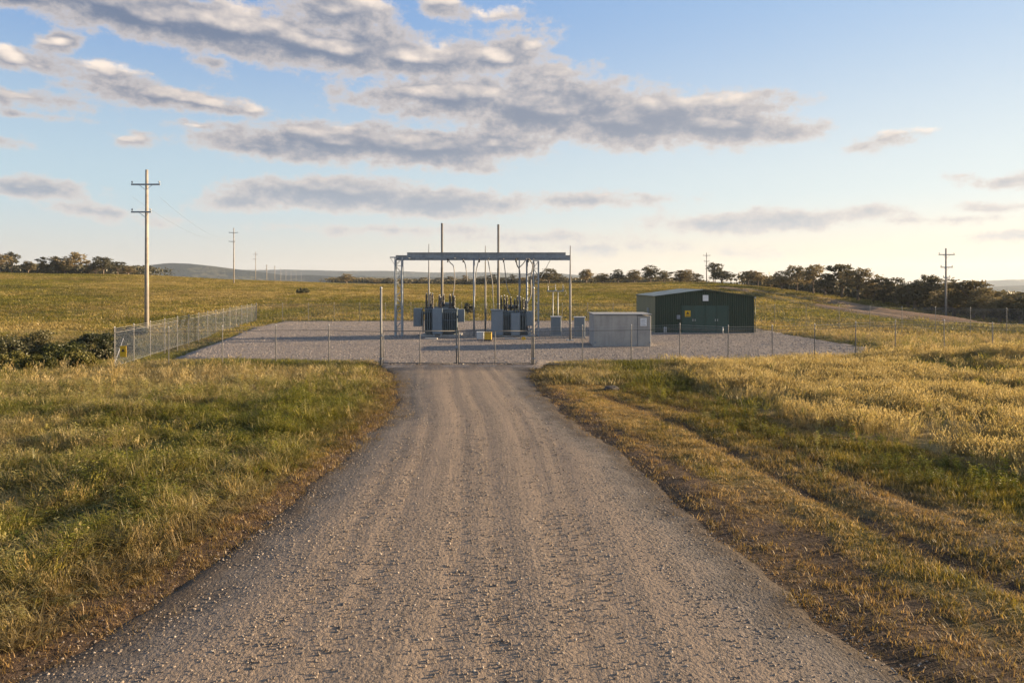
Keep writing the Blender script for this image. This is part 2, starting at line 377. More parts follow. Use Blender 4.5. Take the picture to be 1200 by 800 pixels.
def gravel_mat(name, cols, rut=False, fine=42.0, bd=.02):
    m, q_ = new_mat(name)
    geo = q_.node('ShaderNodeNewGeometry'); p = geo.outputs['Position']
    vo = q_.node('ShaderNodeTexVoronoi'); q_.put(vo.inputs['Vector'], p); vo.inputs['Scale'].default_value = fine
    vo2 = q_.node('ShaderNodeTexVoronoi'); q_.put(vo2.inputs['Vector'], p); vo2.inputs['Scale'].default_value = fine*.38
    sc = q_.node('ShaderNodeSeparateColor'); q_.l.new(vo.outputs['Color'], sc.inputs[0])
    sc2 = q_.node('ShaderNodeSeparateColor'); q_.l.new(vo2.outputs['Color'], sc2.inputs[0])
    r = q_.m('ADD', q_.m('MULTIPLY', sc.outputs[0], .55), q_.m('MULTIPLY', sc2.outputs[0], .45))
    c = q_.mix(q_.ramp(r, .15, .85, smooth=False), cols[0], cols[1])
    big = q_.noise(p, .6, 5, .6)
    fineN = q_.noise(p, 130, 3, .7)
    c = q_.mix(q_.ramp(fineN, .35, .7, 0, .45), c, cols[2])
    patch = q_.ramp(big, .40, .62, 0, .5)
    if rut:
        e = q_.node('ShaderNodeAttribute', attribute_name='lane'); 
        le = q_.noise(q_.mapping(e.outputs['Vector'], (2.6, .07, 1)), 1.0, 4, .6)
        lf = q_.noise(q_.mapping(e.outputs['Vector'], (15, .30, 1)), 1.0, 4, .65)
        tr = q_.m('ADD', q_.m('MULTIPLY', le, .6), q_.m('MULTIPLY', lf, .4))
        patch = q_.m('ADD', q_.ramp(tr, .38, .62, 0, .75), q_.m('MULTIPLY', patch, .25), clamp=True)
    c = q_.mix(patch, c, cols[3])
    if rut:
        ea = q_.node('ShaderNodeAttribute', attribute_name='edge')
        ef = q_.m('ADD', ea.outputs['Fac'], q_.m('MULTIPLY', q_.m('SUBTRACT', q_.noise(p, 2.0, 5, .65), .5), 1.4))
        c = q_.mix(q_.ramp(ef, .3, 1.7, .85, 0), c, q_.mix(r, (.05, .05, .052), (.18, .165, .15)))
        c = q_.mix(q_.ramp(ef, -.2, 1.0, .92, 0), c, q_.mix(fineN, (.045, .032, .022), (.11, .082, .056)))
    ht = q_.m('ADD', q_.m('MULTIPLY', q_.m('SUBTRACT', .8, vo.outputs['Distance']), .5), q_.m('MULTIPLY', q_.m('SUBTRACT', .8, vo2.outputs['Distance']), 1.0))
    ht = q_.m('ADD', ht, q_.m('MULTIPLY', fineN, .25))
    if rut: ht = q_.m('ADD', q_.m('MULTIPLY', ht, q_.ramp(patch, 0, .8, 1.0, .55)), q_.m('MULTIPLY', lf, .8))
    finish(q_, bsdf(q_, c, .92, 0, bump(q_, ht, bd), .25)); return m
road_m = gravel_mat('gravel_road', ((.075, .066, .058), (.30, .235, .18), (.15, .115, .085), (.27, .205, .15)), True, 44, .0125)
pad_m = gravel_mat('gravel_pad', ((.12, .105, .095), (.37, .315, .27), (.20, .17, .15), (.23, .19, .16)), False, 19, .03)

def stone_mat():
    m, q_ = new_mat('loose_stone')
    a = q_.node('ShaderNodeAttribute', attribute_type='INSTANCER', attribute_name='tint')
    n = q_.noise(q_.node('ShaderNodeNewGeometry').outputs['Position'], 40, 3)
    c = q_.mix(q_.ramp(n, .3, .7, 0, .35), a.outputs['Color'], (.12, .10, .085))
    finish(q_, bsdf(q_, c, .85, 0, None, .3)); return m
stone_m = stone_mat()

# ------------------------------------------------------------------ object helpers
def tag(o, label=None, cat=None, group=None, kind=None):
    if label: o['label'] = label
    if cat: o['category'] = cat
    if group: o['group'] = group
    if kind: o['kind'] = kind
    return o
def thing(name, label, cat, loc, rz=0, group=None):
    o = bpy.data.objects.new(name, None); COL.objects.link(o); o.location = loc; o.rotation_euler = (0, 0, rz)
    o.empty_display_size = .2
    return tag(o, label, cat, group)
def copy_tree(o, parent=None):
    c = o.copy(); COL.objects.link(c); c.parent = parent
    for ch in list(o.children): copy_tree(ch, c)
    return c
class MB:
    def __init__(s): s.v = []; s.f = []; s.sm = []
    def box(s, x0, x1, y0, y1, z0, z1, bev=0.0):
        b = len(s.v)
        if bev <= 0:
            s.v += [(x0,y0,z0),(x1,y0,z0),(x1,y1,z0),(x0,y1,z0),(x0,y0,z1),(x1,y0,z1),(x1,y1,z1),(x0,y1,z1)]
            s.f += [tuple(b+i for i in q_) for q_ in ((3,2,1,0),(4,5,6,7),(0,1,5,4),(1,2,6,5),(2,3,7,6),(3,0,4,7))]
        else:           # chamfered vertical edges and top
            pts = [(x0+bev,y0),(x1-bev,y0),(x1,y0+bev),(x1,y1-bev),(x1-bev,y1),(x0+bev,y1),(x0,y1-bev),(x0,y0+bev)]
            cx, cy = (x0+x1)/2, (y0+y1)/2
            for z, k in ((z0, 0), (z1-bev, 0), (z1, bev)):
                for (x, y) in pts: s.v.append((x-math.copysign(k, x-cx), y-math.copysign(k, y-cy), z))
            for r in range(2):
                for i in range(8): s.f.append((b+r*8+i, b+r*8+(i+1) % 8, b+r*8+8+(i+1) % 8, b+r*8+8+i))
            s.f.append(tuple(b+16+i for i in range(8))); s.f.append(tuple(b+7-i for i in range(8)))
        return s
    def tube(s, pts, r, n=8, cap=True):
        pts = [Vector(p) for p in pts]; m_ = len(pts)
        rs = r if hasattr(r, '__len__') else [r]*m_
        b = len(s.v); up = None
        for i, p in enumerate(pts):
            d = (pts[min(i+1, m_-1)]-pts[max(i-1, 0)]).normalized()
            a = Vector((1, 0, 0)) if abs(d.x) < .9 else Vector((0, 1, 0))
            if up is not None and abs(up.dot(d)) < .95: a = up
            a = (a-d*a.dot(d)).normalized(); up = a; c = d.cross(a)
            for k in range(n):
                t = 2*PI*k/n; s.v.append(tuple(p+(a*math.cos(t)+c*math.sin(t))*rs[i]))
        for i in range(m_-1):
            for k in range(n):
                s.f.append((b+i*n+k, b+i*n+(k+1) % n, b+(i+1)*n+(k+1) % n, b+(i+1)*n+k))
        if cap:
            s.f.append(tuple(b+n-1-k for k in range(n))); s.f.append(tuple(b+(m_-1)*n+k for k in range(n)))
        return s
    def quad(s, a, b_, c, d):
        b = len(s.v); s.v += [tuple(a), tuple(b_), tuple(c), tuple(d)]; s.f.append((b, b+1, b+2, b+3)); return s
    def tri(s, a, b_, c):
        b = len(s.v); s.v += [tuple(a), tuple(b_), tuple(c)]; s.f.append((b, b+1, b+2)); return s
    def prism(s, prof, y0, y1):       # profile in x,z extruded along y
        b = len(s.v); n = len(prof)
        s.v += [(x, y0, z) for x, z in prof]+[(x, y1, z) for x, z in prof]
        for i in range(n): s.f.append((b+i, b+(i+1) % n, b+n+(i+1) % n, b+n+i))
        s.f.append(tuple(b+n-1-i for i in range(n))); s.f.append(tuple(b+n+i for i in range(n)))
        return s
    def mesh(s, name, mat, smooth=False):
        me = bpy.data.meshes.new(name); me.from_pydata(s.v, [], s.f); me.materials.append(mat); me.update()
        if smooth: me.polygons.foreach_set('use_smooth', [True]*len(me.polygons))
        return me
    def build(s, name, mat, parent=None, smooth=False, loc=None):
        o = bpy.data.objects.new(name, s.mesh(name, mat, smooth)); COL.objects.link(o); o.parent = parent
        if loc: o.location = loc
        return o
def reuse(name, me, parent=None, loc=(0, 0, 0), rot=(0, 0, 0), scale=(1, 1, 1)):
    o = bpy.data.objects.new(name, me); COL.objects.link(o); o.parent = parent
    o.location = loc; o.rotation_euler = rot; o.scale = scale; return o

def grid_mesh(name, V, nx, ny, mat, attrs=None, keep=None, smooth=True):
    me = bpy.data.meshes.new(name)
    i = np.arange(ny-1)[:, None]*nx+np.arange(nx-1)[None, :]
    Fq = np.stack([i, i+1, i+nx+1, i+nx], -1).reshape(-1, 4)
    if keep is not None: Fq = Fq[keep[Fq].any(1)]
    me.vertices.add(len(V)); me.vertices.foreach_set('co', V.astype(np.float32).ravel())
    me.loops.add(Fq.size); me.loops.foreach_set('vertex_index', Fq.ravel().astype(np.int32))
    me.polygons.add(len(Fq)); me.polygons.foreach_set('loop_start', np.arange(0, Fq.size, 4, dtype=np.int32))
    me.polygons.foreach_set('loop_total', np.full(len(Fq), 4, np.int32))
    me.polygons.foreach_set('use_smooth', np.ones(len(Fq), bool))
    me.update(calc_edges=True); me.validate()
    for k, (typ, arr) in (attrs or {}).items():
        at = me.attributes.new(k, typ, 'POINT')
        at.data.foreach_set('color' if typ == 'FLOAT_COLOR' else 'vector', arr.astype(np.float32).ravel())
    me.materials.append(mat)
    o = bpy.data.objects.new(name, me); COL.objects.link(o); return o

# ------------------------------------------------------------------ the ground
def axis(lo, hi, step, far_lo, far_hi, gr=1.06):
    a = list(np.arange(lo, hi+1e-6, step))
    s = step; x = a[-1]
    while x < far_hi: s *= gr; x += s; a.append(x)
    s = step; x = a[0]; b = []
    while x > far_lo: s *= gr; x -= s; b.append(x)
    return np.array(b[::-1]+a)
xs = axis(-26, 30, .22, -4800, 4800); ys = axis(3, 44, .22, -60, 5000, 1.045)
GX, GY = np.meshgrid(xs, ys)
X, Y = GX.ravel(), GY.ravel()
Z = terrain(X, Y)
gr_, st_, so_, _, _ = fields(X, Y)
veg = np.stack([gr_, st_, so_, np.ones_like(gr_)], 1)
tag(grid_mesh('ground', np.stack([X, Y, Z], 1), len(xs), len(ys), terrain_mat(), {'veg': ('FLOAT_COLOR', veg)}), kind='structure')

# gravel road
rx = np.linspace(-7.6, 8.4, 150); ry = np.concatenate([np.arange(-55, 3, 1.0), np.arange(3, 38.6, .16)])
GX, GY = np.meshgrid(rx, ry); X, Y = GX.ravel(), GY.ravel()
ri = np.where(Y > 37, np.minimum(X+7.0, 1.3-X), road_in(X, Y)+.7*(fbm(X, Y, .8, 4, 61)-.5)+.8*(fbm(X, Y, 4, 2, 62)-.5))
xl, xr = road_edges(Y); lane = (X-(xl+xr)/2)
prof = 0.045*sst(ri, 0, 1.6)-0.016*sum(np.exp(-((lane-c-.12*np.sin(Y*.21+c))/.24)**2) for c in (-2.4, -1.75, -.55, .15, 1.3, 1.9))+.012*(fbm(X, Y, .35, 3, 63)-.5)
Z = .006+prof+np.minimum(ri, 0)*.2+.02*(fbm(X, Y, .25, 2, 64)-.5)*(ri < .5)
tag(grid_mesh('gravel_road', np.stack([X, Y, Z], 1), len(rx), len(ry), road_m, {'lane': ('FLOAT_VECTOR', np.stack([lane, Y, 0*Y], 1)), 'edge': ('FLOAT_VECTOR', np.stack([ri, ri, ri], 1))}, keep=ri > -1.6), kind='structure')
# gravel pad
px_ = np.arange(-34, 28, .35); py_ = np.arange(35.5, 84, .35)
GX, GY = np.meshgrid(px_, py_); X, Y = GX.ravel(), GY.ravel()
pi_ = pad_in(X, Y)+.9*(fbm(X, Y, 1.6, 3, 71)-.5)
# grass strip that cuts into the pad's right hand corner
sl = Y-(47.0+(X-20)*-0.15); pi_ = np.minimum(pi_, np.where((X > 16.5), np.abs(sl-2.2)-.55, 9))
Z = np.where(pi_ > 0, .075+.02*(fbm(X, Y, 2, 3, 72)-.5), .06+np.maximum(pi_, -1.5)*.4)
Z = np.where(Y < 38.2, Z-.03, Z)
tag(grid_mesh('gravel_pad', np.stack([X, Y, Z], 1), len(px_), len(py_), pad_m, keep=pi_ > -1.2), kind='structure')
PZ = .075

# far hills
def hills(name, D, prof, depth, seed):
    us = np.linspace(-900, 2100, 420); ts = np.linspace(-1, 1, 15)
    U, T = np.meshgrid(us, ts); U = U.ravel(); T = T.ravel()
    yy = np.interp(U, [p[0] for p in prof], [p[1] for p in prof])
    yy = yy-1.8-1.6*(fbm(U, 0*U, 60, 4, seed)-.5)*2
    top = H+(HOR-yy)*D/F
    X = (U-600)/F*D; Y = D+T*depth+(fbm(U, T*40, 80, 2, seed+3)-.5)*200
    base = -30
    Z = base+(top-base)*(np.cos(T*PI)*.5+.5)**.8+(fbm(X, Y, 150, 3, seed+5)-.5)*18*(1-T*T)*sst(np.abs(T), 0, .15)
    m, q_ = new_mat(name+'_surface'); geo = q_.node('ShaderNodeNewGeometry'); p = geo.outputs['Position']
    n = q_.noise(q_.mapping(p, (1, .5, 3)), .006, 6, .65); n2 = q_.noise(p, .05, 5, .7)
    c = q_.mix(q_.ramp(n, .54, .58), (.018, .026, .026), q_.mix(q_.ramp(n2, .4, .6), (.11, .10, .065), (.055, .062, .042)))
    c = q_.mix(q_.ramp(n2, .45, .6, 0, .7), c, (.018, .025, .02))
    finish(q_, bsdf(q_, c, .95, 0, bump(q_, n2, 12), .1))
    tag(grid_mesh(name, np.stack([X, Y, Z], 1), len(us), len(ts), m), kind='structure')
hills('far_hills', 3900, [(-900,318),(0,320),(140,321),(260,318),(330,318),(400,320),(450,318.5),(505,321),(560,320),(640,321.5),(720,327),(800,331),(950,334),(1080,335),(1120,333),(1160,331),(1200,329),(1300,326),(1700,322),(2100,328)], 500, 3)
hills('near_hills', 2300, [(-900,316),(-300,318),(0,320),(120,318),(165,314),(200,309.5),(222,310.5),(250,314),(290,319),(330,324),(400,326),(480,325.5),(560,327.5),(640,327),(700,333),(800,338),(1000,344),(1120,342),(1180,338),(1240,335),(1500,333),(2100,338)], 350, 9)

# ------------------------------------------------------------------ grass, stones (scattered stuff)
SRC = []
def blade_clump(kind, seed):
    r = random.Random(seed); mb = MB()
    def blade(x, y, h, wd, lean, ang, seg=3, droop=.5):
        dx, dy = math.cos(ang), math.sin(ang); px, py = -dy, dx; prev = None
        for i in range(seg+1):
            t = i/seg; o = lean*t*t*h; z = h*(t-droop*lean*t*t*.5)-0.02
            wq = wd*(1-t**1.6)*.5+.0004
            a = (x+dx*o-px*wq, y+dy*o-py*wq, z); b = (x+dx*o+px*wq, y+dy*o+py*wq, z)
            if prev:
                if i == seg: mb.tri(prev[0], prev[1], (x+dx*o, y+dy*o, z))
                else: mb.quad(prev[0], prev[1], b, a)
            prev = (a, b)
        return (x+dx*lean*h, y+dy*lean*h, h*(1-droop*lean*.5))
    if kind == 'lush':
        for i in range(26):
            a = r.uniform(0, 6.28); d = r.uniform(0, .13)
            blade(math.cos(a)*d, math.sin(a)*d, r.uniform(.12, .40), r.uniform(.008, .017), r.uniform(.2, 1.3), r.uniform(0, 6.28))
    elif kind == 'weed':
        for i in range(7):
            a = r.uniform(0, 6.28); d = r.uniform(0, .07)
            x, y = math.cos(a)*d, math.sin(a)*d; hh = r.uniform(.2, .42); lean = r.uniform(.1, .5); an = r.uniform(0, 6.28)
            blade(x, y, hh, .006, lean, an, 2)
            for k in range(6):
                t = r.uniform(.25, 1); zx = x+math.cos(an)*lean*t*t*hh; zy = y+math.sin(an)*lean*t*t*hh; zz = hh*t*.92
                b = r.uniform(0, 6.28); L = r.uniform(.05, .09); bx, by = math.cos(b), math.sin(b)
                mb.quad((zx, zy, zz), (zx+bx*L*.5-by*.014, zy+by*L*.5+bx*.014, zz+.012), (zx+bx*L, zy+by*L, zz+.004), (zx+bx*L*.5+by*.014, zy+by*L*.5-bx*.014, zz+.012))
    elif kind == 'short':
        for i in range(22):
            a = r.uniform(0, 6.28); d = r.uniform(0, .16)
            blade(math.cos(a)*d, math.sin(a)*d, r.uniform(.03, .10), r.uniform(.006, .011), r.uniform(.4, 1.6), r.uniform(0, 6.28), 2)
    elif kind == 'tall':
        for i in range(17):
            a = r.uniform(0, 6.28); d = r.uniform(0, .16); an = r.gauss(3.1, .9); L = r.uniform(.42, .72)
            x, y = math.cos(a)*d, math.sin(a)*d; ln = r.uniform(.15, .55)
            tip = blade(x, y, L, .005, ln, an, 3, .6)
            for k in range(4):
                s_ = r.uniform(.01, .02); b = r.uniform(0, 6.28); z = tip[2]-k*.028-.01; o = k*.012
                cx_, cy_ = tip[0]-math.cos(an)*o, tip[1]-math.sin(an)*o
                mb.quad((cx_, cy_, z-.02), (cx_+math.cos(b)*s_*.6, cy_+math.sin(b)*s_*.6, z+.004), (cx_, cy_, z+.03), (cx_-math.cos(b)*s_*.6, cy_-math.sin(b)*s_*.6, z+.004))
        for i in range(14):
            a = r.uniform(0, 6.28); d = r.uniform(0, .16)
            blade(math.cos(a)*d, math.sin(a)*d, r.uniform(.15, .35), .008, r.uniform(.3, 1.2), r.uniform(0, 6.28), 2)
    elif kind == 'tuft':     # for the middle distance
        for i in range(34):
            a = r.uniform(0, 6.28); d = r.uniform(0, .45)
            blade(math.cos(a)*d, math.sin(a)*d, r.uniform(.12, .36), r.uniform(.018, .03), r.uniform(.2, 1.0), r.uniform(0, 6.28), 2)
    elif kind == 'field':    # for the far paddocks
        for i in range(26):
            a = r.uniform(0, 6.28); d = r.uniform(0, 1.1)
            blade(math.cos(a)*d, math.sin(a)*d, r.uniform(.15, .42), r.uniform(.06, .10), r.uniform(.2, .9), r.uniform(0, 6.28), 1)
    return mb.mesh(kind+'_clump', grass_m)
def stone_mesh(seed):
    r = random.Random(seed); mb = MB(); t = (1+5**.5)/2
    vs = [(-1,t,0),(1,t,0),(-1,-t,0),(1,-t,0),(0,-1,t),(0,1,t),(0,-1,-t),(0,1,-t),(t,0,-1),(t,0,1),(-t,0,-1),(-t,0,1)]
    mb.v = [tuple(Vector((x*r.uniform(.8, 1.25), y*r.uniform(.7, 1.0), z*r.uniform(.45, .75)))*.27) for x, y, z in vs]
    mb.f = [(0,11,5),(0,5,1),(0,1,7),(0,7,10),(0,10,11),(1,5,9),(5,11,4),(11,10,2),(10,7,6),(7,1,8),(3,9,4),(3,4,2),(3,2,6),(3,6,8),(3,8,9),(4,9,5),(2,4,11),(6,2,10),(8,6,7),(9,8,1)]
    return mb.mesh('loose_stone', stone_m)
def source(name, meshes):
    c = bpy.data.collections.new(name)
    for i, me in enumerate(meshes):
        o = bpy.data.objects.new(name+'_%02d' % i, me); c.objects.link(o)
    return c
def scatter(name, coll, P_, rot, scl, tint, **tags):
    n = len(P_); me = bpy.data.meshes.new(name); me.vertices.add(n); me.vertices.foreach_set('co', P_.astype(np.float32).ravel())
    for k, arr in (('rot', rot), ('scl', scl), ('tint', tint)):
        a = me.attributes.new(k, 'FLOAT_VECTOR', 'POINT'); a.data.foreach_set('vector', arr.astype(np.float32).ravel())
    me.update(); o = bpy.data.objects.new(name, me); COL.objects.link(o)
    ng = bpy.data.node_groups.new(name+'_scatter', 'GeometryNodeTree')
    ng.interface.new_socket('Geometry', in_out='INPUT', socket_type='NodeSocketGeometry')
    ng.interface.new_socket('Geometry', in_out='OUTPUT', socket_type='NodeSocketGeometry')
    N = ng.nodes; L = ng.links
    i_ = N.new('NodeGroupInput'); o_ = N.new('NodeGroupOutput'); ip = N.new('GeometryNodeInstanceOnPoints')
    ci = N.new('GeometryNodeCollectionInfo'); ci.inputs['Collection'].default_value = coll; ci.inputs['Separate Children'].default_value = True; ci.inputs['Reset Children'].default_value = True
    L.new(i_.outputs[0], ip.inputs['Points']); L.new(ci.outputs[0], ip.inputs['Instance']); ip.inputs['Pick Instance'].default_value = True
    rn = N.new('FunctionNodeRandomValue'); rn.data_type = 'INT'; rn.inputs['Min'].default_value = 0; rn.inputs['Max'].default_value = max(1, len(coll.objects)-1) if len(coll.objects) > 1 else 0
    for s_ in rn.outputs:
        if s_.type == 'INT' and s_.enabled: L.new(s_, ip.inputs['Instance Index'])
    for k, tgt in (('rot', 'Rotation'), ('scl', 'Scale')):
        a = N.new('GeometryNodeInputNamedAttribute'); a.data_type = 'FLOAT_VECTOR'; a.inputs['Name'].default_value = k
        L.new(a.outputs['Attribute'], ip.inputs[tgt])
    L.new(ip.outputs[0], o_.inputs[0])
    md = o.modifiers.new('scatter', 'NODES'); md.node_group = ng
    return tag(o, **tags)

def pts_in(n, y0, y1, pw=1.0, margin=3.0, uw=(-640, 640)):
    """random ground points, uniform per square metre (pw=1) or favouring the near side"""
    Y = y0+(y1-y0)*rng.random(n*3)**pw
    wmax = max(abs(uw[0]), uw[1])/F*y1+margin
    X = (rng.random(n*3)*2-1)*wmax
    ok = np.abs(X) < np.abs(max(abs(uw[0]), uw[1]))/F*Y+margin
    X, Y = X[ok][:n], Y[ok][:n]
    return X, Y
def grass_tint(X, Y, green, straw, soil, r):
    G1 = np.array([.07, .09, .013]); G2 = np.array([.26, .225, .03]); S1 = np.array([.27, .195, .055]); S2 = np.array([.46, .38, .19]); B = np.array([.15, .10, .05])
    n = len(X); a = r[:, 0:1]; b = r[:, 1:2]
    gcol = G1*(1-a)+G2*a; scol = S1*(1-a)+S2*a
    gg = sst(green+(b[:, 0]-.5)*.8, .20, .55)[:, None]
    c = scol*(1-gg)+gcol*gg
    d = np.clip((.55-straw)[:, None]*1.2+(b-.5)*.4, 0, .7)*(1-gg*.6)
    c = c*(1-d)+B*d
    so = np.clip(soil, 0, 1)[:, None]*.6; c = c*(1-so)+(B*1.1)*so
    return c*(.65+.7*r[:, 2:3])
def veg_layer(name, coll, X, Y, keep, smin, smax, hfun=None, tint_mul=None, **tags):
    g_, s_, so, gm, sh = fields(X, Y); off = -np.maximum(pad_in(X, Y), road_in(X, Y))
    k = keep(X, Y, g_, s_, so, gm, sh, off)
    X, Y, g_, s_, so, gm, sh, off = [q_[k] for q_ in (X, Y, g_, s_, so, gm, sh, off)]
    n = len(X); Z = terrain(X, Y); r = rng.random((n, 3))
    rot = np.stack([(rng.random(n)-.5)*.3, (rng.random(n)-.5)*.3, rng.random(n)*6.28], 1)
    sc = smin+(smax-smin)*rng.random(n)
    hs = hfun(X, Y, off, so, g_) if hfun is not None else np.ones(n)
    scl = np.stack([sc, sc, sc*hs], 1)
    t = grass_tint(X, Y, g_, s_, so, r)
    if tint_mul is not None: t = t*np.array(tint_mul)
    t = t*np.where(Y > 55, .62+.76*fbm(X*.35+Y*.1, Y, 9, 4, 89), 1)[:, None]
    print(name, n)
    return scatter(name, coll, np.stack([X, Y, Z], 1), rot, scl, t, kind='stuff', **tags)

lush = source('lush_grass_source', [blade_clump('lush', i) for i in range(6)])
weed = source('weed_source', [blade_clump('weed', 20+i) for i in range(4)])
short = source('short_grass_source', [blade_clump('short', 40+i) for i in range(5)])
tall = source('tall_grass_source', [blade_clump('tall', 60+i) for i in range(5)])
tuft = source('tuft_source', [blade_clump('tuft', 80+i) for i in range(5)])
field = source('field_grass_source', [blade_clump('field', 100+i) for i in range(5)])
stones = source('stone_source', [stone_mesh(i) for i in range(6)])
U = rng.random
def edge_h(X, Y, off, so, g_): return (0.35+.75*sst(off, .1, 2.2))*(.15+1.9*fbm(X, Y, 1.3, 3, 81)**1.1)*(1-.4*so)
X, Y = pts_in(78000, 4.5, 25)
veg_layer('meadow_grass', lush, X, Y, lambda X, Y, g, s, so, gm, sh, off: (X < 0) & (off > .05) & (U(len(X)) < sst(off, -.2, 2.4)*.9+.04-so*.2) & (U(len(X)) < .15+1.3*fbm(X, Y, 1.2, 3, 82)), .6, 1.4, edge_h,
          label='ankle-high green and yellow grass over the field left of the gravel road', cat='grass')
X, Y = pts_in(9000, 5, 34)
veg_layer('seed_stalks', tall, X, Y, lambda X, Y, g, s, so, gm, sh, off: (X < 0) & (off > .9) & (U(len(X)) < .1+.5*sst(fbm(X, Y, 2.2, 3, 93), .48, .62)), .4, .85, None, (1.0, .96, .85),
          label='thin pale seed stalks standing in the field left of the gravel road', cat='grass')
X, Y = pts_in(42000, 4.5, 30)
veg_layer('meadow_weeds', weed, X, Y, lambda X, Y, g, s, so, gm, sh, off: (off > .5) & (((X < 0) & (U(len(X)) < (.25+g*.8)*sst(off, .3, 3))) | ((X > 0) & (sh > .5) & (g > .6) & (U(len(X)) < .12))), .6, 1.15, edge_h, (.95, 1.05, .9),
          label='leafy green weeds among the grass left of the gravel road', cat='weeds')
X, Y = pts_in(120000, 4.5, 34)
veg_layer('verge_turf', short, X, Y, lambda X, Y, g, s, so, gm, sh, off: (off > -.6) & (((X > 0) & (sh > .5) & (U(len(X)) < (1.05-.9*so)*sst(off, -.8, .7))) | ((X < 0) & (off < 2.6) & (U(len(X)) < .6*sst(off, -.7, 1.2)))), .8, 1.5,
          lambda X, Y, off, so, g_: (.6+1.4*g_)*(.4+1.5*fbm(X, Y, .7, 3, 87)), (1.12, .98, .85),
          label='short worn brown and green turf on the right hand verge of the road', cat='grass')
X, Y = pts_in(60000, 12, 39)
veg_layer('straw_grass', tall, X, Y, lambda X, Y, g, s, so, gm, sh, off: (gm > .1) & (X > 0) & (U(len(X)) < gm*(.1+1.4*fbm(X, Y, 1.6, 3, 83))), .75, 1.15, lambda X, Y, off, so, g_: .5+.75*fbm(X, Y, 1.8, 3, 84), (1.02, 1.0, .95),
          label='tall golden seeding grass over the field right of the worn verge', cat='grass')
X, Y = pts_in(34000, 24, 62)
veg_layer('rough_grass', tuft, X, Y, lambda X, Y, g, s, so, gm, sh, off: (off > .3) & ((X < 0) | (sh < .5) | (Y > 30)) & (gm < .85), .75, 1.2, lambda X, Y, off, so, g_: (.35+.7*sst(off, .2, 2.5))*(.7+.5*fbm(X, Y, 3, 2, 85)),
          label='rough yellow green grass around the substation fence', cat='grass')
X, Y = pts_in(9000, 26, 60)
veg_layer('bank_grass', tall, X, Y, lambda X, Y, g, s, so, gm, sh, off: (off > 1.0) & (((X > 20) & (Y > 38)) | ((X < -12) & (Y > 27) & (Y < 36))) & (U(len(X)) < .25+.75*(X > 0)), .8, 1.35, None, (1.05, 1.0, .95),
          label='tall seeding grass on the banks beside both ends of the front fence', cat='grass')
X, Y = pts_in(90000, 58, 270, 1.15)
veg_layer('paddock_grass', field, X, Y, lambda X, Y, g, s, so, gm, sh, off: (off > .8) & (so < .6), .8, 1.5, lambda X, Y, off, so, g_: .35+.55*fbm(X, Y, 8, 3, 88), (.90, .86, .66),
          label='dry golden pasture grass over the paddocks beyond the substation', cat='grass')

def stones_layer(name, X, Y, Z, smin, smax, cols, p=2.2, **tags):
    n = len(X); s = smin+(smax-smin)*rng.random(n)**p
    rot = rng.random((n, 3))*np.array([.8, .8, 6.28]); scl = np.stack([s, s, s], 1)
    a = rng.random((n, 1)); c = np.array(cols[0])*(1-a)+np.array(cols[1])*a
    w_ = rng.random((n, 1)) < .1; c = np.where(w_, np.array(cols[2]), c)
    return scatter(name, stones, np.stack([X, Y, Z], 1), rot, scl, c, kind='stuff', **tags)
X, Y = pts_in(190000, 4.5, 37.3, 1.3, 2)
ri = road_in(X, Y)+.8*(fbm(X, Y, 4, 2, 62)-.5)
pr = np.where(ri > 1.5, .32+.5*sst(fbm(X, Y*.3, .7, 3, 91), .45, .62), .95)*sst(ri, -1.1, .4)
k = (U(len(X)) < pr*(1.15-sst(Y, 8, 34)*.95)); X, Y, ri = X[k], Y[k], ri[k]
xl, xr = road_edges(Y); lane = X-(xl+xr)/2
Zs = np.maximum(.004+.045*sst(ri, 0, 1.6)+np.minimum(ri, 0)*.2, terrain(X, Y))
print('road stones', len(X))
stones_layer('road_stones', X, Y, Zs, .012, .048, ((.13, .11, .095), (.32, .26, .20), (.44, .38, .31)), label='loose crushed stones lying on the gravel road and its shoulders', cat='gravel')
X = rng.uniform(-32, 27, 90000); Y = 37.5+45*rng.random(90000)**1.3
k = (pad_in(X, Y) > .3) & ~((X > 16.5) & (np.abs(Y-(47.0-(X-20)*.15)-2.2) < .7)); X, Y = X[k], Y[k]
print('pad stones', len(X))
stones_layer('pad_stones', X, Y, np.full(len(X), PZ+.0), .035, .11, ((.14, .125, .12), (.35, .305, .275), (.52, .46, .40)), 2.0, label='loose pale crushed rock spread over the substation yard', cat='gravel')

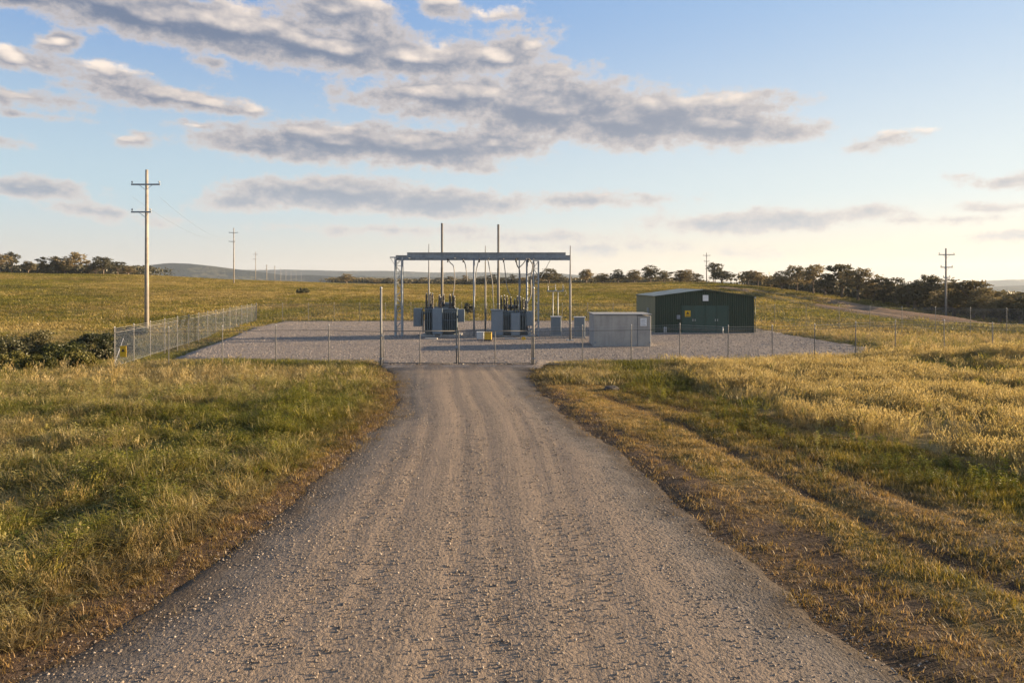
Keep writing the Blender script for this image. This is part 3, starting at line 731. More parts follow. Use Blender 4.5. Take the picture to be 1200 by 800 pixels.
# ------------------------------------------------------------------ utility poles
def utility_pole(label, x, y, z, h, style, r0=.2, r1=.12, rz=0.0, group=None):
    t = thing('utility_pole', label, 'power pole', (x, y, z), rz, group)
    MB().tube([(0, 0, -.4), (0, 0, h*.5), (0, 0, h)], [r0, (r0+r1)/2, r1], 12).build('pole', conc_pole if style != 'old' else timber, t, True)
    if style == 'double':
        arms = ((h-1.45, 1.38, 1.4), (h-4.1, 1.38, .55))
    elif style == 'triple': arms = ((h-1.0, 1.25, 1.25), (h-3.0, .95, .95), (h-4.6, .55, .55))
    else: arms = ((h-1.2, 1.3, 1.3), (h-4.0, 1.1, 1.1))
    for (za, L, R) in arms:
        MB().box(-L, R, -r1-.14, -r1-.02, za-.07, za+.07).build('crossarm', timber if style == 'old' else galv_dark, t)
        b = MB(); b.tube([(-L*.45, -r1-.08, za-.05), (0, -r1-.02, za-.55)], .022, 5); b.tube([(R*.45, -r1-.08, za-.05), (0, -r1-.02, za-.55)], .022, 5); b.build('brace', galv_dark, t)
        for xx in ((-L+.08, -.0, R-.08) if za > h-2 else (-L+.08, R-.08)):
            if abs(xx) < .02: continue
            zt = za+.07
            m_ = MB(); m_.tube([(xx, -r1-.08, zt), (xx, -r1-.08, zt+.1), (xx, -r1-.08, zt+.1), (xx, -r1-.08, zt+.17), (xx, -r1-.08, zt+.22), (xx, -r1-.08, zt+.27)], [.025, .025, .08, .07, .075, .03], 8).build('insulator', porc_grey, t, True)
    return t
def on_ground(px, Y): return ((px-600)/F*Y, Y, tz((px-600)/F*Y, Y))
POLES = []
x, y, z = on_ground(172, 66); hgt = H+(HOR-199)*y/F-z
POLES.append(utility_pole('tall pale two-armed power pole behind the left fence, nearest and biggest of the line', x, y, z, hgt, 'double', .21, .13))
LP = [(274, 205, 267), (299.5, 380, 295), (312.5, 640, 310), (322, 850, 311.5), (329, 1060, 314.5), (335, 1270, 316), (341, 1480, 317.5), (347, 1690, 318.5), (353, 1900, 319)]
for i, (px, Yd, yt) in enumerate(LP):
    x, y, z = on_ground(px, Yd); hgt = max(9, H+(HOR-yt)*y/F-z)
    lb = ['second power pole of the line, standing on the crest of the left field', 'third power pole of the receding line, half the height of the second'][i] if i < 2 else 'tiny grey power pole far down the receding line on the left'
    POLES.append(utility_pole(lb, x, y, z, hgt, 'double', .2 if i < 2 else .38, .13 if i < 2 else .3, 0, 'power poles of the line receding on the left' if i >= 2 else None))
for (px, Yd, yt, st, lb) in ((828, 236, 296, 'triple', 'thin three-armed power pole rising behind the green shed roof'), (836, 260, 308, 'old', 'slim bare-looking timber pole just right of the pole behind the shed'), (1108.5, 108, 291, 'triple', 'tall three-armed power pole by the dark trees on the right')):
    x, y, z = on_ground(px, Yd); hgt = H+(HOR-yt)*y/F-z
    POLES.append(utility_pole(lb, x, y, z, hgt, st, .16 if Yd < 150 else .2, .11))
def span(a, b, sag, r=.012, n=14):
    a, b = Vector(a), Vector(b); return [tuple(a.lerp(b, t/n)-Vector((0, 0, sag*4*(t/n)*(1-t/n)))) for t in range(n+1)]
for k, off in ((0, -1.3), (1, 1.3)):
    for i in range(3):
        a, b = POLES[i], POLES[i+1]
        def top(o): 
            hh = max(v.co.z for v in o.children[0].data.vertices); return Vector((o.location.x+off, o.location.y-.2, o.location.z+hh-1.15))
        w_ = MB().tube(span(top(a), top(b), 2.2), .009, 3).build('power_line', cable_m)
        tag(w_, '%s conductor strung between the %s and %s poles of the left line' % (('left', 'right')[k], ('first', 'second', 'third')[i], ('second', 'third', 'fourth')[i]), 'power line', 'wires of the left power line')

# ------------------------------------------------------------------ chain link fences
FH = 1.85
def link_mesh(L=3.0, h=1.75, pitch=.075, wr=.0014):
    mb = MB()
    def wire(x0, z0, x1, z1, yo):
        d = math.hypot(x1-x0, z1-z0)
        if d < .05: return
        nx, nz = -(z1-z0)/d*wr, (x1-x0)/d*wr; b = len(mb.v)
        for (x, z) in ((x0, z0), (x1, z1)):
            mb.v += [(x+nx, yo-wr*.6, z+nz), (x-nx, yo-wr*.6, z-nz), (x, yo+wr*1.2, z)]
        mb.f += [(b, b+1, b+4, b+3), (b+1, b+2, b+5, b+4), (b+2, b, b+3, b+5)]
    n = int((L+h)/pitch)
    for i in range(1, n):
        c = i*pitch          # x+z = c
        x0 = max(0, c-h); x1 = min(L, c); wire(x0, c-x0, x1, c-x1, .003)
        x0 = max(0, c-h); x1 = min(L, c); wire(x0, h-(c-x0), x1, h-(c-x1), -.003)
    return mb.mesh('mesh_panel', galv_dark)
LINK = link_mesh()
dull = surf('dull_galvanised_post', (.16, .155, .145), .7, 0, .15, 3)
POST = MB().tube([(0, 0, -.3), (0, 0, 1)], .027, 8).mesh('fence_post', dull, True)
CAPM = MB().tube([(0, 0, 0), (0, 0, .02), (0, 0, .05)], [.036, .036, .012], 8).mesh('post_cap', galv, True)
def fence(label, pts, name='chain_link_fence', h=FH, rail=True, spacing=3.05, bars=0.0):
    p0 = Vector((pts[0][0], pts[0][1], 0)); t = thing(name, label, 'fence', (p0.x, p0.y, tz(p0.x, p0.y)))
    z00 = t.location.z; P3 = []
    for a, b in zip(pts[:-1], pts[1:]):
        L = math.dist(a, b); n = max(1, round(L/spacing))
        for i in range(n): P3.append((a[0]+(b[0]-a[0])*i/n, a[1]+(b[1]-a[1])*i/n))
    P3.append(pts[-1]); loc = []
    zs = terrain(np.array([p[0] for p in P3]), np.array([p[1] for p in P3]))
    zs = np.maximum(zs, 0) if max(zs) < .3 else zs
    for (x, y), z in zip(P3, zs): loc.append(Vector((x-p0.x, y-p0.y, z-z00)))
    ext = h+.28
    for i, l in enumerate(loc):
        o = reuse('fence_post', POST, t, l, (0, 0, 0), (1, 1, ext)); reuse('post_cap', CAPM, o, (0, 0, 1), (0, 0, 0), (1, 1, 1/ext))
    for a, b in zip(loc[:-1], loc[1:]):
        d = b-a; L = math.hypot(d.x, d.y)
        reuse('mesh_panel', LINK, t, a+Vector((0, 0, .04)), (0, -math.atan2(d.z, L), math.atan2(d.y, d.x)), (d.length/3.0, 1, (h-.06)/1.75))
    if rail: MB().tube([l+Vector((0, 0, h)) for l in loc], .016, 6).build('top_rail', dull, t)
    for k, zz in enumerate((h+.10, h+.22)):
        MB().tube([l+Vector((0, -.035, zz)) for l in loc], .006, 4).build('barbed_strand', galv, t)
    MB().tube([l+Vector((0, -.03, .06)) for l in loc], .006, 4).build('bottom_wire', galv, t)
    return t, loc
def G(px, py): return gp(px, py)
cl = (-21.4, 36.75); gl = (-7.15, 37.4); gr2 = (1.17, 37.5); cr = (22.8, 40.6); bl = (-30.2, 80.6)
f1, loc1 = fence('chain link fence left of the gates along the front of the yard', [cl, gl])
f2, _ = fence('chain link fence right of the gates along the front of the yard', [gr2, (12.0, 37.9), cr, (44, 42)])
f3, _ = fence('long chain link fence running back along the left side of the yard', [(cl[0]-.02, cl[1]+.05), bl], rail=True)
f4, _ = fence('distant chain link fence along the back of the yard', [(bl[0]+.05, bl[1]), (0, 82), (24, 80), (34.5, 72), (52, 62)], rail=True)
f5, _ = fence('chain link fence running back along the right side of the yard', [(44.02, 42.05), (52, 61.9)])
MB().tube([(0.05, .05, .2), (1.45, .05, FH-.3)], .02, 6).build('brace', galv, f3, loc=(0, 0, 0)).rotation_euler = (0, 0, math.atan2(bl[1]-cl[1], bl[0]-cl[0]))
# gates: two leaves between tall posts
for i, (x, y) in enumerate((gl, gr2)):
    t = thing('gate_post', ('tall steel gate post at the left end of the double gate', 'tall steel gate post at the right end of the double gate')[i], 'post', (x, y-.12, .02))
    MB().tube([(0, 0, -.3), (0, 0, 4.2)], .062, 12).build('post', thin_m, t, True)
    MB().tube([(0, 0, 4.2), (0, 0, 4.24), (0, 0, 4.3)], [.072, .072, .03], 12).build('cap', galv, t, True)
    for zz in (.35, 1.6): MB().box(-.1, .1, -.1, .1, zz, zz+.06).build('hinge', galv_dark, t)
gw = (gr2[0]-gl[0])/2-.16
for i in range(2):
    x0 = gl[0]+.1 if i == 0 else gl[0]+.1+gw+.12
    t = thing('gate_leaf', ('left leaf of the wide chain link double gate', 'right leaf of the wide chain link double gate')[i], 'gate', (x0, 37.45, .1))
    for xx in (0, gw/2, gw): MB().tube([(xx, 0, 0), (xx, 0, FH-.02 if xx != gw/2 else FH-.06)], .036 if (xx == gw*(1-i)) else .024, 8).build('stile', dull, t, True)
    for zz in (.03, FH-.06): MB().tube([(0, 0, zz), (gw, 0, zz)], .024, 8).build('rail', dull, t, True)
    for xx in (0, gw/2): reuse('mesh_panel', LINK, t, (xx, -.02, .04), (0, 0, 0), (gw/2/3, 1, (FH-.12)/1.75))
    if i == 0: MB().box(gw-.06, gw+.1, -.08, -.03, .85, 1.0).build('latch', galv_dark, t)
# signs on the left fence
s_ = thing('warning_sign', 'small yellow warning sign hung on the left corner of the fence', 'sign', (-20.9, 36.70, .55))
MB().box(-.17, .17, -.02, 0, 0, .6).build('plate', yellow_m, s_)
m_ = MB(); m_.prism([(-.1, .28), (.1, .28), (0, .46)], -.026, -.0205).build('symbol', black_m, s_)

# ------------------------------------------------------------------ gantry and masts
def at(px, Y): return (px-600)/F*Y
GY_ = 57.0
def lattice(parent, name, x, y, w_, d_, h):
    mb = MB()
    for sx in (-1, 1):
        for sy in (-1, 1):
            cx_, cy_ = x+sx*w_/2, y+sy*d_/2
            mb.box(cx_-.055, cx_+.055, cy_-.055, cy_+.055, 0, h)
    legs = mb.build(name, beam_m, parent)
    lc = MB(); n = int(h/.62)
    for i in range(n):
        z0, z1 = i*h/n, (i+1)*h/n
        for sy in (-1, 1):
            a, b = ((-1, 1) if i % 2 else (1, -1))
            lc.tube([(x+a*w_/2, y+sy*(d_/2+.02), z0), (x+b*w_/2, y+sy*(d_/2+.02), z1)], .02, 4)
            lc.tube([(x-w_/2, y+sy*(d_/2+.02), z1), (x+w_/2, y+sy*(d_/2+.02), z1)], .016, 4)
        for sx in (-1, 1):
            a, b = ((-1, 1) if i % 2 else (1, -1))
            lc.tube([(x+sx*(w_/2+.02), y+a*d_/2, z0), (x+sx*(w_/2+.02), y+b*d_/2, z1)], .02, 4)
    lc.build('lacing', beam_m, legs)
gx0 = at(467.5, GY_)
gan = thing('steel_gantry', 'grey blue steel gantry with lattice legs spanning over the transformers', 'gantry', (gx0, GY_, PZ))
def lx(px, Y=GY_): return at(px, Y)-gx0
lattice(gan, 'lattice_leg', 0, 0, .55, .5, 6.55)
lattice(gan, 'lattice_leg', lx(628), 0, .42, .5, 6.3)
def ibeam(x0, x1, y, z, h_, name='beam'):
    mb = MB(); mb.box(x0, x1, y-.13, y+.13, z+h_-.04, z+h_); mb.box(x0, x1, y-.13, y+.13, z, z+.04); mb.box(x0, x1, y-.02, y+.02, z+.04, z+h_-.04)
    b = mb.build(name, beam_m, gan)
    st = MB(); nn = int((x1-x0)/1.4)
    for i in range(1, nn): xx = x0+(x1-x0)*i/nn; st.box(xx-.012, xx+.012, y-.115, y+.115, z+.041, z+h_-.041)
    st.build('stiffener', beam_m, b)
ibeam(lx(477, 55.6), lx(663, 55.6), -1.35, 6.50, .44)
ibeam(lx(463), lx(669), .35, 6.36, .42)
for xx in (lx(480), lx(533), lx(573), lx(606), lx(655)): MB().box(xx-.06, xx+.06, -1.2, .2, 6.5, 6.6).build('cross_tie', beam_m, gan)
# outrigger arm on the left
MB().box(lx(457), lx(466), -.05, .05, 6.55, 6.64).build('arm', beam_m, gan)
MB().tube([(lx(457.5), 0, 6.55), (lx(464), 0, 5.8)], .018, 5).build('brace', beam_m, gan)
MB().tube([(lx(646), -.3, 6.52), (lx(633.5), -.3, 4.9)], .03, 5).build('brace', beam_m, gan)
for px, rr in ((555.5, .075), (608.5, .05), (617.5, .085)):
    MB().tube([(lx(px), -.1, 0), (lx(px), -.1, 6.5)], rr, 8).build('support_pipe', galv_dark, gan, True)
# insulator strings and hanging leads (parts of the gantry)
def drop(pts, r=.03):
    # smooth polyline
    P_ = [Vector(p) for p in pts]; out = []
    for i in range(len(P_)-1):
        a = P_[max(i-1, 0)]; b = P_[i]; c = P_[i+1]; d = P_[min(i+2, len(P_)-1)]
        for k in range(6):
            t = k/6; out.append(.5*((2*b)+(c-a)*t+(2*a-5*b+4*c-d)*t*t+(3*b-a-3*c+d)*t**3))
    out.append(P_[-1]); MB().tube(out, r, 6).build('hanging_lead', cable_m, gan, True)
def zz(py, Y=GY_): return H-(py-HOR)*Y/F-PZ
for i, pl in enumerate([[(525,303),(528,308),(532,313),(533,330),(531,347)],[(562,303),(559,314),(557,330),(557,347)],[(572,304),(574,316),(577,330),(578,350),(579,366)],
            [(604.5,303),(606,311),(609,318),(609.5,340),(606,352)],[(617,303),(613,309),(608,314)],[(619,303),(624,311),(622,325),(622,345),(616,358)],[(625,303),(626,312),(624,318),(618,322)],
            [(543,304),(546,312),(548,330)],[(590,303),(592,318),(594,335),(598,346)]]):
    drop([(lx(a), -.25-.12*(i % 3), zz(b)) for a, b in pl], .05 if i in (3, 5) else .036)
for px, z0 in ((532, 4.2), (548, 4.0)):
    pass
for px in (525, 543, 562, 590, 604.5, 619):
    m_ = MB(); pts = []; rs = []
    for k in range(5):
        z_ = 6.5-.02-k*.07; pts += [(lx(px), -.25, z_), (lx(px), -.25, z_-.025), (lx(px), -.25, z_-.03)]; rs += [.04, .09, .04]
    m_.tube(pts, rs, 8).build('insulator_string', porc, gan, True)

def mast(px, Y, ytop, r0, r1, label, base_z=PZ):
    x = at(px, Y); h = H-(ytop-HOR)*Y/F-base_z
    t = thing('lightning_mast', label, 'mast', (x, Y, base_z))
    MB().box(-.28, .28, -.28, .28, 0, .05).build('base_plate', galv_dark, t)
    MB().tube([(0, 0, .05), (0, 0, h*.6), (0, 0, h*.6+.01), (0, 0, h)], [r0, r0, r0*.85, r1], 12).build('pole', mast_m if r0 > .09 else thin_m, t, True)
    for zq in (1.3, 2.6): MB().tube([(0, 0, zq), (0, 0, zq+.06)], r0+.03, 12).build('band', galv_dark, t, True)
    return t
mast(518, 59.2, 261.5, .11, .095, 'thick dark mast behind the left transformer, tallest of the yard')
mast(584, 59.2, 263, .11, .095, 'thick dark mast just left of the right transformer')
mast(502.5, 59.6, 286, .07, .025, 'thin pointed lightning mast left of the thick mast at the left transformer')
mast(568.8, 57.8, 288, .075, .025, 'thin pointed mast standing between the two transformers')
mast(668.3, 53.0, 288, .085, .03, 'pale pointed mast at the right hand end of the gantry')

# ------------------------------------------------------------------ transformers
def bushing(t, x, y, z, h, r=.075, mat=None, lead=None):
    pts, rs = [(x, y, z), (x, y, z+.08)], [r*1.2, r*1.2]
    n = int(h/.075)
    for k in range(n):
        zk = z+.09+k*(h-.2)/n; st_p = (h-.2)/n
        pts += [(x, y, zk), (x, y, zk+st_p*.25), (x, y, zk+st_p*.6)]; rs += [r*.6, r, r*.6]
    pts += [(x, y, z+h-.1), (x, y, z+h)]; rs += [r*.4, r*.25]
    b = MB().tube(pts, rs, 10).build('bushing', mat or porc, t, True)
    MB().tube([(x, y, z+h-.02), (x, y, z+h+.06)], r*.5, 8).build('terminal', galv, b, True)
def radiator(t, x0, x1, y0, y1, z0, z1):
    mb = MB(); n = max(2, int((x1-x0)/.17))
    for i in range(n+1):
        x = x0+(x1-x0)*i/n; mb.box(x-.03, x+.03, y0, y1, z0, z1)
    mb.tube([(x0, (y0+y1)/2, z0+.1), (x1, (y0+y1)/2, z0+.1)], .045, 8); mb.tube([(x0, (y0+y1)/2, z1-.1), (x1, (y0+y1)/2, z1-.1)], .045, 8)
    return mb.build('radiator', rad_m, t)
def cabinet_door(parent, x0, x1, y, z0, z1, mat):
    d = MB().box(x0+.04, x1-.04, y-.018, y-.003, z0+.05, z1-.06).build('door', mat, parent)
    MB().box(x1-.13, x1-.09, y-.05, y-.018, (z0+z1)/2-.1, (z0+z1)/2+.08).build('handle', galv_dark, d)
t1 = thing('transformer', 'left power transformer with a raised control box on each side', 'transformer', (at(515, 58), 58, PZ))
MB().box(-1.5, 1.9, -1.1, 1.1, 0, .14, .02).build('plinth', concrete_m, t1)
MB().box(-1.15, 1.5, -.65, .75, .2, 2.22, .04).build('tank', rad_m, t1)
MB().box(-1.22, 1.57, -.72, .82, 2.22, 2.30, .01).build('tank_lid', grey_paint, t1)
for x in (-.9, 1.2): MB().box(x-.09, x+.09, -.6, .7, .14, .2).build('skid', galv_dark, t1)
radiator(t1, -1.28, -.50, -1.15, -.68, .35, 2.1); radiator(t1, .44, 1.52, -1.15, -.68, .35, 2.05)
c_ = MB().box(-.44, .37, -1.35, -.66, .22, 2.34, .02).build('control_cabinet', grey_light, t1); cabinet_door(c_, -.44, .37, -1.35, .22, 2.3, grey_light)
for x in (-.33, .26): MB().box(x-.05, x+.05, -1.3, -.8, 0.0, .22).build('cabinet_leg', galv, t1)
c_ = MB().box(-2.12, -1.42, -.7, .1, .82, 2.32, .02).build('side_cabinet', grey_paint, t1); cabinet_door(c_, -2.12, -1.42, -.7, .82, 2.32, grey_paint)
MB().box(-1.42, -1.16, -.4, -.1, 1.8, 2.0).build('cable_duct', grey_paint, t1)
c_ = MB().box(1.60, 2.14, -.7, 0, 1.18, 2.24, .02).build('side_cabinet', grey_paint, t1); cabinet_door(c_, 1.60, 2.14, -.7, 1.18, 2.24, grey_paint)
MB().box(1.5, 1.6, -.45, -.2, 1.5, 1.7).build('cable_duct', grey_paint, t1)
MB().box(1.42, 1.62, -.9, -.7, .2, .75, .01).build('valve_box', cream_m, t1)  # pale box colour stands in for the sunlit spot on the valve
for x, y, h in ((-1.06, -.35, 1.25), (-.82, .3, 1.3), (-.56, -.35, 1.25), (-.02, .2, 1.1), (.12, -.4, .95), (.32, .35, 1.15), (.93, -.35, 1.15), (1.12, .3, 1.2), (1.28, -.3, 1.0)): bushing(t1, x, y, 2.3, h, .125)
MB().tube([(-.15, .5, 2.62), (1.15, .5, 2.62)], .2, 14).build('conservator', grey_paint, t1, True)

for x in (-.95, .2, 1.1): MB().tube([(x, -.5, 2.3), (x, -.62, 2.0), (x, -.66, .3)], .03, 6).build('conduit', galv, t1, True)
MB().box(-1.1, 1.4, -.1, .1, 2.32, 2.44).build('top_channel', grey_paint, t1)
MB().tube([(-1.2, -1.2, 1.35), (-.5, -1.2, 1.35)], .03, 6).build('radiator_brace', grey_paint, t1, True)
MB().tube([(.42, -1.2, 1.35), (1.54, -1.2, 1.35)], .03, 6).build('radiator_brace', grey_paint, t1, True)
t2 = thing('transformer', 'right power transformer with two tall pale cabinets on its front', 'transformer', (at(600, 57.6), 57.6, PZ))
MB().box(-1.9, 1.8, -1.1, 1.1, 0, .12, .02).build('plinth', concrete_m, t2)
MB().box(-1.0, 1.25, -.6, .75, .2, 2.05, .04).build('tank', rad_m, t2)
MB().box(-1.07, 1.32, -.67, .82, 2.05, 2.13, .01).build('tank_lid', grey_paint, t2)
c_ = MB().box(-1.72, -.74, -1.25, -.2, .14, 2.2, .02).build('control_cabinet', grey_light, t2); cabinet_door(c_, -1.72, -.74, -1.25, .14, 2.16, grey_light)
MB().box(-1.78, -.68, -1.31, -.16, 2.2, 2.26).build('cabinet_roof', grey_light, t2)
c_ = MB().box(-.08, .66, -1.25, -.62, .14, 1.98, .02).build('control_cabinet', grey_light, t2); cabinet_door(c_, -.08, .66, -1.25, .14, 1.94, grey_light)
radiator(t2, -.68, -.12, -1.1, -.62, .3, 1.9); radiator(t2, .7, 1.1, -1.1, -.62, .3, 1.9)
c_ = MB().box(1.15, 1.75, -.9, -.2, .9, 2.1, .02).build('side_cabinet', grey_paint, t2); cabinet_door(c_, 1.15, 1.75, -.9, .9, 2.1, grey_paint)
MB().box(1.4, 1.5, -.6, -.5, .12, .9).build('cabinet_leg', galv, t2)
for x, y, h in ((-.9, -.4, 1.2), (-.66, .3, 1.25), (-.42, -.4, 1.2), (-.1, .3, 1.1), (.22, -.4, .95), (.45, .3, 1.2), (.7, -.35, 1.15), (.95, .3, 1.0), (1.12, -.3, .9)): bushing(t2, x, y, 2.13, h, .115)
MB().tube([(-.6, .55, 2.42), (.7, .55, 2.42)], .19, 14).build('conservator', grey_paint, t2, True)
for x in (.25, .95): MB().tube([(x, -.9, 2.0), (x+.05, -.95, 2.25), (x+.25, -.9, 2.3), (x+.3, -.85, 2.1)], .035, 6).build('oil_pipe', cream_m, t2, True)

# small items round the transformers
t = thing('junction_box', 'low white box on legs between the transformers', 'box', (at(563, 53.2), 53.2, PZ))
MB().box(-.27, .27, -.2, .2, .12, .62, .015).build('body', surf('white_box_paint', (.52, .56, .6), .5, 0, .05, 3), t)
MB().box(-.3, .3, -.23, .23, .62, .66).build('lid', white_m, t)
for x in (-.22, .22): MB().box(x-.03, x+.03, -.15, .15, 0, .12).build('leg', galv_dark, t)
t = thing('spill_kit_bin', 'yellow bin with a black base between the transformers', 'bin', (at(572, 52.6), 52.6, PZ))
MB().box(-.28, .28, -.24, .24, .1, .6, .03).build('body', yellow_m, t)
MB().box(-.30, .30, -.26, .26, 0, .12, .02).build('base', black_m, t)
MB().box(-.30, .30, -.27, .26, .6, .68, .03).build('lid', surf('dark_yellow', (.40, .25, .02), .5, 0, .1, 3), t)
t = thing('warning_marker', 'low yellow marker on the gravel before the right transformer', 'marker', (at(613.5, 53), 53, PZ))
MB().box(-.06, .06, -.04, .04, 0, .2).build('stem', galv, t)
MB().prism([(-.22, .12), (0, .02), (.22, .12), (0, .34)], -.06, -.04).build('plate', yellow_m, t)
for px, Yc, w_, y0_, y1_, lb in ((651.5, 57.2, 11.5, 370.5, 395, 'grey kiosk right of the gantry, with a thin frame rising above it'), (679, 55.6, 12, 371, 397, 'grey kiosk close to the left side of the concrete enclosure')):
    t = thing('kiosk', lb, 'cabinet', (at(px, Yc), Yc, PZ)); hw = w_/2*Yc/F; hh = (HOR+ (H-PZ)*F/Yc - y0_)*Yc/F
    MB().box(-hw-.05, hw+.05, -.45, .45, 0, .12, .01).build('plinth', concrete_m, t)
    b = MB().box(-hw, hw, -.4, .4, .12, hh-.06, .02).build('body', grey_paint, t); cabinet_door(b, -hw, 0, -.4, .14, hh-.08, grey_paint); cabinet_door(b, 0, hw, -.4, .14, hh-.08, grey_paint)
    MB().box(-hw-.05, hw+.05, -.46, .45, hh-.06, hh, .01).build('roof', galv, t)
t = thing('isolator_frame', 'thin steel frame carrying isolators behind the left kiosk', 'frame', (at(651, 59.5), 59.5, PZ))
for x in (-.22, .22): MB().tube([(x, 0, 0), (x, 0, 3.7)], .035, 6).build('post', galv, t, True)
MB().box(-.75, .75, -.05, .05, 3.7, 3.8).build('crossarm', galv_dark, t)
for x in (-.65, 0, .65): 
    bushing(t, x, 0, 3.8, .5, .05, porc_grey)
MB().tube([(-.65, 0, 4.3), (-.3, 0, 4.05), (0, 0, 4.3)], .015, 5).build('lead', cable_m, t, True)
MB().tube([(.65, 0, 4.3), (.95, 0, 3.6), (.5, 0, 2.9)], .015, 5).build('lead', cable_m, t, True)

# ------------------------------------------------------------------ concrete enclosure
x0, x1 = at(696, 48), at(763, 48); hh = 2.28; xm = at(747, 48)
t = thing('concrete_enclosure', 'large pale concrete enclosure in front of the green shed', 'enclosure', ((x0+x1)/2, 48, PZ))
c0 = (x0+x1)/2
MB().box(x0-c0, xm-c0-.02, 0, 3.0, 0, hh-.08, .02).build('wall_panel', concrete_m, t)
MB().box(xm-c0+.02, x1-c0, .03, 3.0, 0, hh-.14, .02).build('wall_panel', concrete_m, t)
MB().box(xm-c0-.02, xm-c0+.02, .08, 2.9, 0, hh-.16).build('joint', galv_dark, t)
MB().box(x0-c0-.06, x1-c0+.04, -.06, 3.06, hh-.07, hh, .01).build('roof_slab', surf('roof_slab_grey', (.25, .26, .27), .8, 0, .1, 2), t)
for xx in (x0-c0+.05, x1-c0-.15): MB().box(xx, xx+.1, -.03, 0.0, .2, .34).build('lifting_lug', galv_dark, t)
sg = MB().box(at(750.5, 48)-c0, at(758, 48)-c0, .008, .024, 1.42, 1.98).build('sign', white_m, t)
m_ = MB()
for k in range(5): m_.box(at(751.5, 48)-c0, at(757-(k % 2)*1.5, 48)-c0, .003, .0075, 1.86-k*.09, 1.885-k*.09)
m_.build('printed_lines', surf('sign_ink', (.2, .22, .28), .5, 0, .05, 3), sg)

# ------------------------------------------------------------------ green shed
SY = 61.0; sx0, sx1 = at(768, SY), at(883.5, SY); w2 = (sx1-sx0)/2; sc_ = (sx0+sx1)/2; dep = 9.0
shed = thing('green_shed', 'long low dark green steel shed with double doors and a flat gable', 'shed', (sc_, SY, PZ))
ez, pk = 3.28, 3.78
def gz(x): return ez+(pk-ez)*(1-abs(x)/w2)
MB().prism([(-w2+.03, 0), (w2-.03, 0), (w2-.03, gz(w2-.03)), (0, pk), (-w2+.03, gz(w2-.03))], .05, dep).build('frame_wall', green_m, shed)
# ribbed cladding sheets on the front: one part per sheet
dx0, dx1, dz = at(800, SY)-sc_, at(852.5, SY)-sc_, 2.34
def sheet(xa, xb, za, y=.0):
    mb = MB(); prof = []; n = int(round((xb-xa)/.19)); 
    for i in range(n):
        a = xa+(xb-xa)*i/n; s = (xb-xa)/n
        prof += [(a, .045), (a+s*.55, .045), (a+s*.66, .012), (a+s*.89, .012)]
    prof.append((xb, .045)); b = len(mb.v)
    for (x, y_) in prof: mb.v += [(x, y+y_, za), (x, y+y_, gz(x)-.01)]
    for i in range(len(prof)-1): mb.f.append((b+2*i, b+2*i+2, b+2*i+3, b+2*i+1))
    return mb.build('cladding_sheet', green_m, shed)
nsh = 11
for i in range(nsh):
    xa = -w2+.04+(2*w2-.08)*i/nsh; xb = -w2+.04+(2*w2-.08)*(i+1)/nsh-.004
    mid = (xa+xb)/2
    sheet(xa, xb, dz+.06 if (dx0-.3 < mid < dx1+.3) else 0.02)
for xa, xb in ((-w2-.02, -w2+.09), (w2-.09, w2+.02)): MB().box(xa, xb, -.02, .1, 0, ez-.02).build('corner_flashing', green_m, shed)
nd = 4; dw = (dx1-dx0)/nd
for i in range(nd):
    a = dx0+i*dw
    d = MB().box(a+.012, a+dw-.012, -.03, .03, .04, dz).build('door_leaf', green_door, shed)
    MB().box(a+.1, a+dw-.1, -.045, -.031, .15, dz-.12).build('door_skin', green_door, d)
    hx = a+dw-.1 if i % 2 == 0 else a+.1
    MB().box(hx-.03, hx+.03, -.08, -.046, 1.05, 1.25).build('handle', galv, d)
m_ = MB(); m_.box(dx0-.1, dx0, -.035, .05, 0, dz+.1); m_.box(dx1, dx1+.1, -.035, .05, 0, dz+.1); m_.box(dx0, dx1, -.035, .05, dz+.01, dz+.1); m_.build('door_frame', green_door, shed)
rp = [(-w2-.12, ez-.06), (0, pk+.03), (w2+.12, ez-.06), (w2+.12, ez+.02), (0, pk+.11), (-w2-.12, ez+.02)]
MB().prism(rp, -.15, dep+.1).build('roof', surf('green_roof_steel', (.035, .06, .045), .4, 0, .1, 1), shed)
MB().box(w2+.02, w2+.16, -.1, dep, ez-.16, ez-.05).build('gutter', galv, shed)
m_ = MB(); m_.tube([(w2+.1, -.05, ez-.16), (w2+.1, -.05, .1)], .035, 8).build('downpipe', green_m, shed, True)
# cream side wall, corrugated
def side_sheet(y0, y1):
    mb = MB(); n = int((y1-y0)/.19); 
    for i in range(n):
        a = y0+(y1-y0)*i/n; s = (y1-y0)/n
        pr = [(a, 0), (a+s*.5, 0), (a+s*.6, .03), (a+s*.9, .03), (a+s, 0)]
        b = len(mb.v)
        for (yy, o) in pr: mb.v += [(-w2-.02-o, yy, 0.02), (-w2-.02-o, yy, ez-.07)]
        for j in range(4): mb.f.append((b+2*j+2, b+2*j, b+2*j+1, b+2*j+3))
    mb.build('side_sheet', cream_m, shed)
for i in range(3): side_sheet(.1+i*(dep-.1)/3, .1+(i+1)*(dep-.1)/3-.01)
MB().box(-w2-.09, -w2-.055, 2.4, 3.4, .1, 2.15).build('side_door', rad_m, shed)
MB().box(-w2-.08, w2+.03, -.05, dep, -.05, .03).build('slab', concrete_m, shed)
sg = MB().box(at(823.5, SY)-sc_, at(830, SY)-sc_, -.04, -.0, 2.85, 3.38).build('white_sign', white_m, shed)  # plain white sign plate above the doors, not a lamp
sg = MB().box(at(802.5, SY)-sc_, at(809, SY)-sc_, -.062, -.047, 1.45, 2.0).build('yellow_sign', yellow_m, shed)
xq = at(805.7, SY)-sc_
MB().prism([(xq-.15, 1.68), (xq+.15, 1.68), (xq, 1.92)], -.07, -.063).build('symbol', black_m, sg)
